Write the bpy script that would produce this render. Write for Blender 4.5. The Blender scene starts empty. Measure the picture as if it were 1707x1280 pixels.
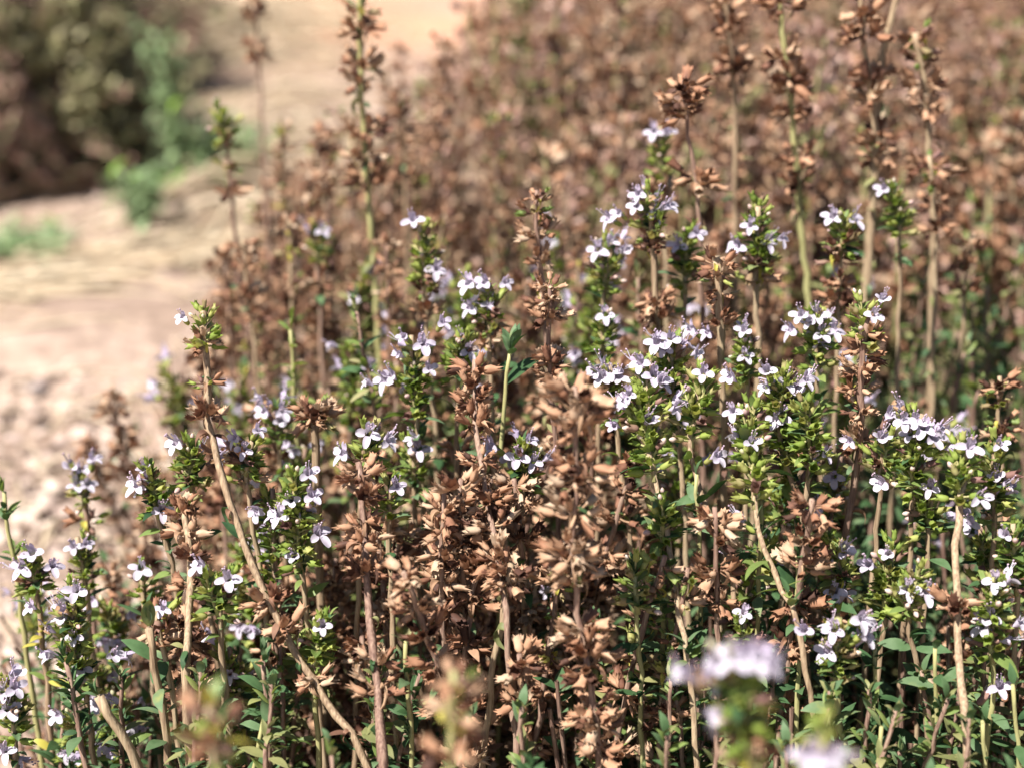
import bpy, math, random
import numpy as np
from mathutils import Vector, Matrix

SEED = 7
R = random.Random(SEED)
NR = np.random.default_rng(SEED)
sc = bpy.context.scene
COL = sc.collection
TAU = 2 * math.pi

# ------------------------------------------------------------------ camera frame
PITCH = math.radians(20.0)
CS, SN = math.cos(PITCH), math.sin(PITCH)
CAM = Vector((0.0, 0.0, 0.325))
FPX = 853.5 / math.tan(math.radians(19.0))      # focal length in photo pixels (1707 wide)
FOCUS = 0.362


def at_d(px, py, d):
    """photo pixel + distance along the view axis -> world point"""
    u, v = (px - 853.5) / FPX, (640.0 - py) / FPX
    return Vector((u * d, d * (CS + v * SN), CAM.z + d * (-SN + v * CS)))


def d_of_Y(py, Y):
    return Y / (CS + (640.0 - py) / FPX * SN)


def ground_at(px, py, z=0.0):
    v = (640.0 - py) / FPX
    return at_d(px, py, (CAM.z - z) / (SN - v * CS))


# ------------------------------------------------------------------ materials
MATS, MID = [], {}


def nodes_of(name):
    m = bpy.data.materials.new(name)
    m.use_nodes = True
    nt = m.node_tree
    for n in list(nt.nodes):
        nt.nodes.remove(n)
    out = nt.nodes.new('ShaderNodeOutputMaterial')
    return m, nt, out


def plant_mat(name, cols, rough=0.6, transl=0.25, tcol=None, noise=700.0, bump=0.0, spec=0.3, spread=1.0, streak=0):
    """cols: list of base colours picked per loose piece, broken up by a fine noise"""
    m, nt, out = nodes_of(name)
    N, L = nt.nodes.new, nt.links.new
    geo = N('ShaderNodeNewGeometry')
    oi = N('ShaderNodeObjectInfo')
    tc = N('ShaderNodeTexCoord')
    nz = N('ShaderNodeTexNoise')
    nz.inputs['Scale'].default_value = noise
    nz.inputs['Detail'].default_value = 3.0
    if streak:
        mp = N('ShaderNodeMapping'); mp.inputs['Scale'].default_value = (1, 1, streak)
        L(tc.outputs['Object'], mp.inputs['Vector']); L(mp.outputs['Vector'], nz.inputs['Vector'])
    else:
        L(tc.outputs['Object'], nz.inputs['Vector'])
    a = N('ShaderNodeMath'); a.operation = 'MULTIPLY_ADD'
    L(nz.outputs['Fac'], a.inputs[0]); wn = 3.4 if streak else 0.8
    a.inputs[1].default_value = wn
    L(geo.outputs['Random Per Island'], a.inputs[2])
    b = N('ShaderNodeMath'); b.operation = 'MULTIPLY_ADD'
    L(oi.outputs['Random'], b.inputs[0]); b.inputs[1].default_value = 0.55
    L(a.outputs[0], b.inputs[2])
    c = N('ShaderNodeMath'); c.operation = 'MULTIPLY_ADD'
    L(b.outputs[0], c.inputs[0]); c.inputs[1].default_value = spread * .72
    c.inputs[2].default_value = .5 - (wn * .5 + .5 + .275) * spread * .72
    cr = N('ShaderNodeValToRGB')
    el = cr.color_ramp.elements
    while len(el) < len(cols):
        el.new(0.5)
    for i, cc in enumerate(cols):
        el[i].position = i / max(1, len(cols) - 1)
        el[i].color = (*cc, 1)
    L(c.outputs[0], cr.inputs['Fac'])
    p = N('ShaderNodeBsdfPrincipled')
    p.inputs['Roughness'].default_value = rough
    p.inputs['Specular IOR Level'].default_value = spec
    L(cr.outputs['Color'], p.inputs['Base Color'])
    if bump:
        bp = N('ShaderNodeBump'); bp.inputs['Strength'].default_value = bump
        bp.inputs['Distance'].default_value = 0.0003
        L(nz.outputs['Fac'], bp.inputs['Height'])
        L(bp.outputs['Normal'], p.inputs['Normal'])
    if transl > 0:
        t = N('ShaderNodeBsdfTranslucent')
        if tcol:
            mx = N('ShaderNodeMix'); mx.data_type = 'RGBA'; mx.blend_type = 'MULTIPLY'
            mx.inputs['Factor'].default_value = 1.0
            L(cr.outputs['Color'], mx.inputs[6]); mx.inputs[7].default_value = (*tcol, 1)
            L(mx.outputs[2], t.inputs['Color'])
        else:
            L(cr.outputs['Color'], t.inputs['Color'])
        ms = N('ShaderNodeMixShader'); ms.inputs['Fac'].default_value = transl
        L(p.outputs[0], ms.inputs[1]); L(t.outputs[0], ms.inputs[2])
        L(ms.outputs[0], out.inputs['Surface'])
    else:
        L(p.outputs[0], out.inputs['Surface'])
    MID[name] = len(MATS)
    MATS.append(m)
    return m


plant_mat('dry_calyx', [(.080, .038, .026), (.19, .086, .053), (.33, .162, .092), (.42, .228, .133), (.49, .302, .187), (.53, .385, .265)], .7, .12, noise=420, bump=.6, spread=1.2)
plant_mat('dry_leaf', [(.12, .06, .04), (.28, .15, .09), (.50, .33, .20)], .7, .15, noise=500, bump=.3)
plant_mat('stem_tan', [(.20, .13, .08), (.34, .24, .15), (.45, .345, .215)], .6, 0, noise=1700, bump=.8, spread=1.0, streak=.09)
plant_mat('stem_brown', [(.14, .08, .06), (.26, .16, .118), (.37, .255, .185)], .65, 0, noise=1700, bump=.8, spread=1.0, streak=.09)
plant_mat('stem_green', [(.30, .27, .11), (.42, .40, .18)], .55, 0, noise=1700, bump=.6, streak=.09)
plant_mat('leaf', [(.024, .060, .024), (.046, .098, .036), (.076, .138, .056), (.125, .19, .095), (.26, .27, .09)], .62, .15, (1.5, 1.5, .7), 350, .5, .25)
plant_mat('leaf_young', [(.11, .175, .045), (.20, .275, .078), (.33, .375, .125)], .5, .35, (1.3, 1.3, .7), 600, .15, .35)
plant_mat('leaf_olive', [(.13, .15, .055), (.25, .25, .10), (.38, .34, .17)], .55, .25, None, 300)
plant_mat('leaf_yellow', [(.45, .40, .07), (.55, .48, .10)], .55, .3, None, 600)
plant_mat('calyx_green', [(.15, .23, .045), (.28, .36, .075), (.42, .44, .13), (.42, .33, .18)], .5, .3, (1.2, 1.2, .7), 500, .2)
plant_mat('calyx_purple', [(.20, .10, .09), (.33, .19, .15), (.30, .27, .10)], .55, .25, None, 500, .2)
plant_mat('petal_white', [(.50, .43, .55), (.60, .54, .635), (.68, .64, .70)], .45, .30, None, 800, 0, .2)
plant_mat('petal_lilac', [(.50, .40, .56), (.60, .51, .65), (.69, .62, .71)], .45, .30, None, 800, 0, .2)
plant_mat('bud_pink', [(.55, .36, .33), (.66, .52, .44), (.55, .56, .30)], .5, .2, None, 500)
plant_mat('anther', [(.30, .20, .26), (.55, .42, .50)], .6, 0)
plant_mat('straw', [(.36, .25, .15), (.58, .45, .30), (.70, .59, .42)], .6, .1, None, 150, .2)
plant_mat('weed_leaf', [(.18, .26, .13), (.28, .38, .19), (.40, .48, .28)], .5, .25, (1.2, 1.3, .8), 120, .1)
plant_mat('bush_leaf', [(.36, .36, .16), (.53, .50, .27), (.68, .60, .39)], .6, .25, None, 120)
plant_mat('bush_calyx', [(.36, .20, .155), (.53, .33, .26), (.66, .46, .37)], .65, .2, None, 120)
plant_mat('petal_brown', [(.25, .13, .07), (.42, .27, .15)], .6, .2)
plant_mat('weed_leaf_bright', [(.20, .38, .05), (.30, .46, .08)], .5, .3, None, 120)
plant_mat('old_wood', [(.20, .12, .075), (.33, .22, .14)], .75, 0, noise=120, bump=.6)


def stone_mat(name, cols, scale, bump):
    m, nt, out = nodes_of(name)
    N, L = nt.nodes.new, nt.links.new
    tc = N('ShaderNodeTexCoord'); geo = N('ShaderNodeNewGeometry'); oi = N('ShaderNodeObjectInfo')
    nz = N('ShaderNodeTexNoise'); nz.inputs['Scale'].default_value = scale; nz.inputs['Detail'].default_value = 6
    L(tc.outputs['Object'], nz.inputs['Vector'])
    a = N('ShaderNodeMath'); a.operation = 'MULTIPLY_ADD'
    L(nz.outputs['Fac'], a.inputs[0]); a.inputs[1].default_value = .6
    add = N('ShaderNodeMath'); add.operation = 'ADD'
    L(geo.outputs['Random Per Island'], add.inputs[0]); L(oi.outputs['Random'], add.inputs[1])
    fr = N('ShaderNodeMath'); fr.operation = 'FRACT'; L(add.outputs[0], fr.inputs[0])
    L(fr.outputs[0], a.inputs[2])
    s = N('ShaderNodeMath'); s.operation = 'MULTIPLY'; L(a.outputs[0], s.inputs[0]); s.inputs[1].default_value = .65
    cr = N('ShaderNodeValToRGB'); el = cr.color_ramp.elements
    while len(el) < len(cols):
        el.new(.5)
    for i, cc in enumerate(cols):
        el[i].position = i / (len(cols) - 1); el[i].color = (*cc, 1)
    L(s.outputs[0], cr.inputs['Fac'])
    p = N('ShaderNodeBsdfPrincipled'); p.inputs['Roughness'].default_value = .85
    p.inputs['Specular IOR Level'].default_value = .2
    L(cr.outputs['Color'], p.inputs['Base Color'])
    bp = N('ShaderNodeBump'); bp.inputs['Strength'].default_value = bump; bp.inputs['Distance'].default_value = .002
    L(nz.outputs['Fac'], bp.inputs['Height']); L(bp.outputs['Normal'], p.inputs['Normal'])
    L(p.outputs[0], out.inputs['Surface'])
    MID[name] = len(MATS); MATS.append(m)


stone_mat('pebble', [(.34, .25, .21), (.50, .38, .32), (.60, .47, .38), (.72, .62, .51)], 90, .5)
stone_mat('pale_stone', [(.60, .50, .40), (.74, .65, .53)], 60, .5)
stone_mat('grey_stone', [(.36, .31, .30), (.48, .42, .41)], 60, .5)


def ground_mat():
    m, nt, out = nodes_of('sandy_soil')
    N, L = nt.nodes.new, nt.links.new
    tc = N('ShaderNodeTexCoord')
    n1 = N('ShaderNodeTexNoise'); n1.inputs['Scale'].default_value = 7; n1.inputs['Detail'].default_value = 8; n1.inputs['Roughness'].default_value = .65
    n2 = N('ShaderNodeTexNoise'); n2.inputs['Scale'].default_value = 60; n2.inputs['Detail'].default_value = 5
    n3 = N('ShaderNodeTexNoise'); n3.inputs['Scale'].default_value = 1.3; n3.inputs['Detail'].default_value = 3
    vo = N('ShaderNodeTexVoronoi'); vo.inputs['Scale'].default_value = 230
    for n in (n1, n2, n3, vo):
        L(tc.outputs['Object'], n.inputs['Vector'])
    r1 = N('ShaderNodeValToRGB'); e = r1.color_ramp.elements
    e[0].position = .30; e[0].color = (.31, .225, .17, 1)
    e[1].position = .70; e[1].color = (.56, .43, .35, 1)
    L(n1.outputs['Fac'], r1.inputs['Fac'])
    r2 = N('ShaderNodeValToRGB'); e = r2.color_ramp.elements
    e[0].position = .35; e[0].color = (.55, .52, .50, 1); e[1].position = .75; e[1].color = (1.15, 1.12, 1.1, 1)
    L(n2.outputs['Fac'], r2.inputs['Fac'])
    mx = N('ShaderNodeMix'); mx.data_type = 'RGBA'; mx.blend_type = 'MULTIPLY'; mx.inputs['Factor'].default_value = 1
    L(r1.outputs['Color'], mx.inputs[6]); L(r2.outputs['Color'], mx.inputs[7])
    # a patch of red clay across the far end of the path
    geo = N('ShaderNodeSeparateXYZ'); L(tc.outputs['Object'], geo.inputs[0])
    mr = N('ShaderNodeMapRange'); mr.inputs['From Min'].default_value = 2.1; mr.inputs['From Max'].default_value = 2.7
    L(geo.outputs['Y'], mr.inputs['Value'])
    r3 = N('ShaderNodeValToRGB'); e = r3.color_ramp.elements
    e[0].position = .42; e[0].color = (.4, .4, .4, 1); e[1].position = .58; e[1].color = (1, 1, 1, 1)
    L(n3.outputs['Fac'], r3.inputs['Fac'])
    ml = N('ShaderNodeMath'); ml.operation = 'MULTIPLY'
    L(mr.outputs[0], ml.inputs[0]); L(r3.outputs['Color'], ml.inputs[1])
    m2 = N('ShaderNodeMix'); m2.data_type = 'RGBA'
    L(ml.outputs[0], m2.inputs['Factor']); L(mx.outputs[2], m2.inputs[6]); m2.inputs[7].default_value = (.56, .30, .19, 1)
    p = N('ShaderNodeBsdfPrincipled'); p.inputs['Roughness'].default_value = .9; p.inputs['Specular IOR Level'].default_value = .15
    L(m2.outputs[2], p.inputs['Base Color'])
    b1 = N('ShaderNodeBump'); b1.inputs['Strength'].default_value = .6; b1.inputs['Distance'].default_value = .003
    L(n2.outputs['Fac'], b1.inputs['Height'])
    b2 = N('ShaderNodeBump'); b2.inputs['Strength'].default_value = .5; b2.inputs['Distance'].default_value = .002
    L(vo.outputs['Distance'], b2.inputs['Height']); L(b1.outputs['Normal'], b2.inputs['Normal'])
    L(b2.outputs['Normal'], p.inputs['Normal'])
    L(p.outputs[0], out.inputs['Surface'])
    MID['sandy_soil'] = len(MATS); MATS.append(m)


ground_mat()


# ------------------------------------------------------------------ mesh templates
class T:
    """vertices (n,3), polygon sizes, flat vertex indices, material id per polygon"""

    def __init__(s, V, F, mat):
        s.V = np.asarray(V, np.float64).reshape(-1, 3)
        s.n = np.array([len(f) for f in F], np.int32)
        s.I = np.array([i for f in F for i in f], np.int32)
        s.M = np.full(len(F), MID[mat] if isinstance(mat, str) else mat, np.int32)

    def x(s, mtx, mat=None):
        o = T.__new__(T)
        A = np.array(mtx, np.float64)
        o.V = s.V @ A[:3, :3].T + A[:3, 3]
        o.n, o.I = s.n, s.I
        o.M = s.M if mat is None else np.full_like(s.M, MID[mat])
        return o


def join(ts):
    o = T.__new__(T)
    offs = np.cumsum([0] + [len(t.V) for t in ts[:-1]])
    o.V = np.concatenate([t.V for t in ts])
    o.n = np.concatenate([t.n for t in ts])
    o.I = np.concatenate([t.I + k for t, k in zip(ts, offs)]).astype(np.int32)
    o.M = np.concatenate([t.M for t in ts])
    return o


def scatter(t, mats):
    """many copies of one template in one go: mats (k,4,4)"""
    mats = np.asarray(mats, np.float64)
    k, nv = len(mats), len(t.V)
    o = T.__new__(T)
    o.V = (np.einsum('kij,vj->kvi', mats[:, :3, :3], t.V) + mats[:, None, :3, 3]).reshape(-1, 3)
    o.n = np.tile(t.n, k)
    o.I = (t.I[None, :] + (np.arange(k) * nv)[:, None]).reshape(-1).astype(np.int32)
    o.M = np.tile(t.M, k)
    return o


def mesh_of(name, t, smooth=True):
    me = bpy.data.meshes.new(name)
    me.vertices.add(len(t.V)); me.vertices.foreach_set('co', t.V.astype(np.float32).ravel())
    me.loops.add(len(t.I)); me.loops.foreach_set('vertex_index', t.I)
    me.polygons.add(len(t.n))
    st = np.concatenate([[0], np.cumsum(t.n)[:-1]]).astype(np.int32)
    me.polygons.foreach_set('loop_start', st)
    me.polygons.foreach_set('loop_total', t.n)
    ids, inv = np.unique(t.M, return_inverse=True)
    for i in ids:
        me.materials.append(MATS[int(i)])
    me.polygons.foreach_set('material_index', inv.astype(np.int32).ravel())
    me.polygons.foreach_set('use_smooth', np.full(len(t.n), smooth))
    me.update(calc_edges=True)
    return me


def link(name, data, parent=None, mtx=None, **props):
    o = bpy.data.objects.new(name, data)
    COL.objects.link(o)
    if parent is not None:
        o.parent = parent
    if mtx is not None:
        o.matrix_local = mtx
    for k, v in props.items():
        if v:
            o[k] = v
    return o


def rot_to(d, up=Vector((0, 0, 1)), spin=None):
    """3x3 whose local +Z is d and local +Y is as near up as can be"""
    z = Vector(d).normalized()
    y = Vector(up) - z * Vector(up).dot(z)
    if y.length < 1e-4:
        y = Vector((0, 1, 0)) - z * z.y
    y.normalize()
    x = y.cross(z)
    m = Matrix((x, y, z)).transposed()
    if spin is not None:
        m = m @ Matrix.Rotation(spin, 3, 'Z')
    return m


def M4(loc, rot3, s=1.0):  # noqa
    m = (rot3 * s if not isinstance(s, (tuple, list)) else rot3 @ Matrix.Diagonal(Vector(s))).to_4x4()
    m.translation = Vector(loc)
    return m


def tube(pts, rad, n=6, mat='stem_tan', cap=True, rib=None):
    pts = [Vector(p) for p in pts]
    V, F = [], []
    ref = Vector((0.31, 0.95, 0.05))
    for i, p in enumerate(pts):
        t = (pts[min(i + 1, len(pts) - 1)] - pts[max(i - 1, 0)]).normalized()
        a = ref - t * ref.dot(t)
        if a.length < 1e-3:
            a = Vector((1, 0, 0)) - t * t.x
        a.normalize(); b = t.cross(a); ref = a
        r = rad[i] if hasattr(rad, '__len__') else rad
        for k in range(n):
            an = TAU * k / n
            rr = r * (1 + (rib or 0) * (1 if k % 2 else -1))
            V.append(p + (a * math.cos(an) + b * math.sin(an)) * rr)
    for i in range(len(pts) - 1):
        for k in range(n):
            k2 = (k + 1) % n
            F.append((i * n + k, i * n + k2, (i + 1) * n + k2, (i + 1) * n + k))
    if cap:
        F.append(tuple(range(n))[::-1])
        F.append(tuple((len(pts) - 1) * n + k for k in range(n)))
    return T([tuple(v) for v in V], F, mat)


def patch(fn, nu, nv, mat):
    V = [fn(i / nu, j / nv) for i in range(nu + 1) for j in range(nv + 1)]
    w = nv + 1
    F = [(i * w + j, i * w + j + 1, (i + 1) * w + j + 1, (i + 1) * w + j) for i in range(nu) for j in range(nv)]
    return T(V, F, mat)


def leaf_t(rng, L=.0074, W=.0031, mat='leaf', nu=6, nv=4, curl=.5, fold=.35, twist=0.0):
    """blade along +X from the origin, its upper side towards +Z"""
    curl *= rng.uniform(.3, 1.4); fold *= rng.uniform(.4, 1.4)
    tw = rng.uniform(-1, 1) * twist

    def f(u, v):
        s = (v - .5) * 2
        prof = max(.03, math.sin(math.pi * min(1, u * .97 + .03) ** .80)) ** .85 * (1 - .12 * u)
        w = W * .5 * prof
        ang = -curl * u * u
        x = L * u * math.cos(ang * .5)
        z = L * u * math.sin(ang * .5) + .0003 * u
        y = s * w
        z += abs(s) ** .8 * w * fold - .25 * w * s * s * s * s
        z += tw * s * w * u
        return (x, y, z)
    return patch(f, nu, nv, mat)


def calyx_t(rng, L=.0052, mat='dry_calyx', opened=1.0, nseg=12, rings=6, tri=False):
    """ribbed bell along +Z, two-lipped: three short teeth on +Y, two long teeth on -Y"""
    rmax = L * rng.uniform(.215, .265)
    prof = [(.0, .30), (.10, .70), (.30, .97), (.58, 1.0), (.82, .98 * opened), (1.0, 1.08 * opened)]
    prof = prof[:rings] if rings >= 6 else [(.0, .3), (.3, 1.0), (1.0, 1.0 * opened)]
    bend = rng.uniform(.02, .22)
    V, F = [], []
    for zz, rr in prof:
        for k in range(nseg):
            an = TAU * k / nseg
            r = rmax * rr * rng.uniform(.95, 1.05) * (1 + (.12 if k % 2 else -.11) * min(1, zz * 3))
            z = zz * L * .72
            x, y = r * math.cos(an), r * .86 * math.sin(an)
            if zz > .9:
                z += L * (.05 if math.sin(an) > .35 else (-.02 if math.sin(an) < -.35 else -.13))
            y += bend * L * zz * zz
            V.append((x, y, z))
    nr = len(prof)
    for i in range(nr - 1):
        for k in range(nseg):
            k2 = (k + 1) % nseg
            F.append((i * nseg + k, i * nseg + k2, (i + 1) * nseg + k2, (i + 1) * nseg + k))
    F.append(tuple(range(nseg))[::-1])
    base = (nr - 1) * nseg
    # teeth drawn out from the rim
    step = 2 if nseg >= 8 else 1
    for k in range(0, nseg, step):
        k1, k2 = (k + 1) % nseg, (k + step) % nseg
        an = TAU * (k + step * .5) / nseg
        up = math.sin(an) > -.1
        ln = L * (rng.uniform(.14, .24) if up else rng.uniform(.24, .38))
        o = rmax * (1.30 if up else 1.02) * opened
        y = o * .9 * math.sin(an) + bend * L
        z = L * .72 + ln * (.75 if up else .95)
        if up:
            y += ln * .55
        V.append((o * math.cos(an), y, z))
        F.append((base + k, base + k1, len(V) - 1))
        if step == 2:
            F.append((base + k1, base + k2, len(V) - 1))
    return T(V, F, mat)


def blob_t(rng, L, r, mat, n=6, squash=1.0):
    pr = [(0, .25), (.25, .85), (.55, 1.0), (.85, .6), (1.0, .12)]
    pts = [(0, 0, L * a) for a, _ in pr]
    return tube(pts, [r * b for _, b in pr], n, mat)


def corolla_t(rng, shut=0.0, old=False):
    """throat at the origin, facing +Z, upper lip on +Y"""
    ts = []
    tl = .0034
    ts.append(tube([(0, -.0004, -tl), (0, -.0002, -tl * .5), (0, 0, -.0006), (0, 0, .0002)], [.00055, .0007, .0011, .0014], 8,
                   'petal_lilac', cap=False))

    def lobe(ang, L, W, tilt, mat, notch=0.0, droop=.25):
        tilt = tilt + shut * rng.uniform(.5, 1.1)
        L = L * rng.uniform(.85, 1.1); W = W * rng.uniform(.82, 1.08)
        if old:
            mat = rng.choice(['petal_brown', 'petal_brown', 'petal_lilac']); W *= .6; droop += .8
        tw = rng.uniform(-.5, .5)
        rz = Matrix.Rotation(ang, 3, 'Z')

        def f(u, v):
            s = (v - .5) * 2
            pr = math.sin(math.pi * (.16 + .74 * u ** .8)) ** .6
            w = W * .5 * pr * (1.0 if u < .98 else .75)
            x = .0009 + L * u * math.cos(tilt)
            if notch and u > .6:
                x -= notch * L * (1 - abs(s)) * (u - .6) / .4
            z = L * u * math.sin(tilt) - droop * L * u * u + .12 * W * s * s + tw * s * w * u
            z += rng.uniform(-1, 1) * L * .025
            return tuple(rz @ Vector((x, s * w, z)))
        return patch(f, 5, 4, mat)
    h = math.pi / 2
    ts.append(lobe(h, .0023, .0023, rng.uniform(.6, 1.15), 'petal_lilac', .28, .1))
    ts.append(lobe(-h, rng.uniform(.0030, .0036), .0023, rng.uniform(.15, .5), 'petal_white', 0, .35))
    for sgn in (-1, 1):
        ts.append(lobe(-h + sgn * rng.uniform(1.15, 1.4), rng.uniform(.0026, .0031), .0022, rng.uniform(.05, .45), 'petal_white', 0, .3))
    for k in range(4):
        a = h + rng.uniform(-.9, .9)
        L = rng.uniform(.0022, .0042)
        e = Vector((math.cos(a) * L * .45, math.sin(a) * L * .45, L))
        ts.append(tube([(0, .0003, -.0006), tuple(e * .5 + Vector((0, 0, L * .1))), tuple(e)], [.00011, .0001, .00008], 4, 'petal_white', cap=False))
        ts.append(blob_t(rng, .0006, .00028, 'anther', 5).x(M4(e, Matrix.Identity(3))))
    return join(ts)


def rand_dir(rng, az, el):
    return Vector((math.cos(az) * math.cos(el), math.sin(az) * math.cos(el), math.sin(el)))


# pools of small pieces
rng0 = random.Random(11)
DRYCAL = [calyx_t(rng0, opened=rng0.uniform(.72, 1.22)) for _ in range(12)]
LOWCAL = [calyx_t(rng0, L=.0056, mat=m, opened=1.15, nseg=5, rings=3) for m in ('dry_calyx', 'dry_calyx', 'dry_leaf', 'bush_calyx', 'leaf_olive')]
GRNCAL = [calyx_t(rng0, L=.0044, mat='calyx_green', opened=rng0.uniform(.85, 1.0), nseg=8) for _ in range(6)]
COROLLA = [corolla_t(rng0, k) for k in (0, 0, .1, .2, 0, .3, .1, .45, .6, .8, 0, .2, 1.1)] + [corolla_t(rng0, .9, True)]
LEAF = [leaf_t(rng0, twist=.5) for _ in range(8)]
LEAFLOW = [leaf_t(rng0, nu=3, nv=2, twist=.5) for _ in range(6)]
YLEAF = [leaf_t(rng0, L=.0052, W=.0026, mat='leaf_young', nu=5, nv=4, curl=.3, fold=.6) for _ in range(6)]
DLEAF = [leaf_t(rng0, L=.0062, W=.0024, mat='dry_leaf', nu=7, nv=4, curl=2.6, fold=1.5, twist=2.2) for _ in range(6)]


def seed_head_t(rng, n, kind='dry'):
    """one whorl of dried calyces round a stem running along +Z"""
    ts = []
    for i in range(n):
        side = i % 2
        az = side * math.pi + rng.gauss(0, .75)
        el = rng.uniform(-.5, .8)
        d = rand_dir(rng, az, el)
        pl = rng.uniform(.0004, .0026)
        p0 = Vector((math.cos(az), math.sin(az), 0)) * .0009 + Vector((0, 0, rng.uniform(-.0012, .0012)))
        p1 = p0 + d * pl
        cd = (d + rand_dir(rng, rng.uniform(0, TAU), rng.uniform(-.6, .9)) * .45).normalized()
        src = rng.choice(DRYCAL)
        mat = None
        if kind == 'mixed' and rng.random() < .55:
            src = rng.choice(GRNCAL); mat = rng.choice(['calyx_green', 'calyx_purple', 'dry_calyx', 'leaf_young'])
        s = rng.uniform(.50, .92)
        ts.append(tube([p0, (p0 + p1) * .5 + Vector((0, 0, -.0002)), p1 + cd * .0003], [.00028, .00024, .0003], 4, 'dry_leaf', cap=False))
        ts.append(src.x(M4(p1, rot_to(cd, spin=rng.uniform(-.7, .7)), (s, s * rng.uniform(.65, 1.05), s * rng.uniform(.85, 1.2))), mat))
    for i in range(rng.choice([1, 2, 2, 3])):
        az = i * math.pi + rng.gauss(math.pi / 2, .5)
        d = rand_dir(rng, az, rng.uniform(-.7, .4))
        x = d; z = rot_to(d).col[1]
        m = Matrix((x, z.cross(x), z)).transposed()
        ts.append(rng.choice(DLEAF).x(M4(d * .001, m, (rng.uniform(.4, .85), rng.uniform(.35, .7), rng.uniform(.5, .9))), 'dry_leaf' if kind == 'dry' or rng.random() < .6 else 'leaf_yellow'))
    return join(ts)


def bud_cluster_t(rng, n=16, L=.011):
    """fresh green top of a flowering sprig along +Z: calyces, pinkish buds and small bright leaves"""
    ts = []
    for i in range(n):
        h = (i + rng.random()) / n
        az = i * 2.4 + rng.uniform(-.3, .3)
        el = .05 + 1.15 * h ** 1.5 + rng.uniform(-.2, .25)
        d = rand_dir(rng, az, el)
        p = Vector((0, 0, L * h * .85)) + d * rng.uniform(.001, .0026)
        s = rng.uniform(.7, 1.05) * (1 - .25 * h)
        ts.append(tube([Vector((0, 0, L * h * .75)), p + d * .0003], [.0003, .0003], 4, 'stem_green', cap=False))
        ts.append(rng.choice(GRNCAL).x(M4(p, rot_to(d, spin=rng.uniform(-.5, .5)), s), 'calyx_green' if rng.random() < .85 else 'calyx_purple'))
        if rng.random() < .15:
            ts.append(blob_t(rng, .0019, .00062, 'bud_pink').x(M4(p + d * .0026 * s, rot_to(d), rng.uniform(.8, 1.2))))
    for i in range(12):
        h = (i + .5) / 12
        az = (i % 2) * math.pi + (i // 2) * math.pi / 2 + rng.uniform(-.35, .35)
        el = .1 + .95 * h + rng.uniform(-.25, .2)
        d = rand_dir(rng, az, el)
        up = rot_to(d).col[1]
        m = Matrix((d, up.cross(d), up)).transposed()
        ts.append(rng.choice(YLEAF).x(M4(Vector((0, 0, L * h * .9)), m, rng.uniform(.7, 1.15) * (1.1 - .45 * h)),
                                      'leaf' if h < .25 and rng.random() < .6 else 'leaf_young'))
    ts.append(tube([(0, 0, -.001), (0, 0, L * .8)], [.0007, .0004], 5, 'stem_green'))
    return join(ts)


SEEDHEAD = [mesh_of('seed_head', seed_head_t(rng0, rng0.choice([9, 10, 12, 13, 15]))) for _ in range(14)]
MIXHEAD = [mesh_of('seed_head', seed_head_t(rng0, rng0.choice([8, 10, 12]), 'mixed')) for _ in range(6)]
BUDS = [mesh_of('bud_cluster', bud_cluster_t(rng0, rng0.choice([14, 17, 20]))) for _ in range(7)]
FLOWER = [mesh_of('corolla', t) for t in COROLLA]
FCALYX = [mesh_of('flower_calyx', calyx_t(rng0, L=.0042, mat=m, nseg=8)) for m in ('calyx_green', 'calyx_green', 'calyx_purple')]


# ------------------------------------------------------------------ sprigs
def smooth_path(pts, n):
    """Catmull-Rom through pts, n samples, evenly by length"""
    P = [pts[0] * 2 - pts[1]] + list(pts) + [pts[-1] * 2 - pts[-2]]
    out = []
    for i in range(1, len(P) - 2):
        for k in range(12):
            t = k / 12
            a, b, c, d = P[i - 1], P[i], P[i + 1], P[i + 2]
            out.append(.5 * ((2 * b) + (c - a) * t + (2 * a - 5 * b + 4 * c - d) * t * t + (3 * b - a - 3 * c + d) * t ** 3))
    out.append(P[-2])
    ln = [0.0]
    for i in range(1, len(out)):
        ln.append(ln[-1] + (out[i] - out[i - 1]).length)
    tot, res, j = ln[-1], [], 0
    for k in range(n):
        s = tot * k / (n - 1)
        while j < len(ln) - 2 and ln[j + 1] < s:
            j += 1
        f = (s - ln[j]) / max(1e-9, ln[j + 1] - ln[j])
        res.append(out[j].lerp(out[j + 1], min(1, max(0, f))))
    return res, tot


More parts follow.
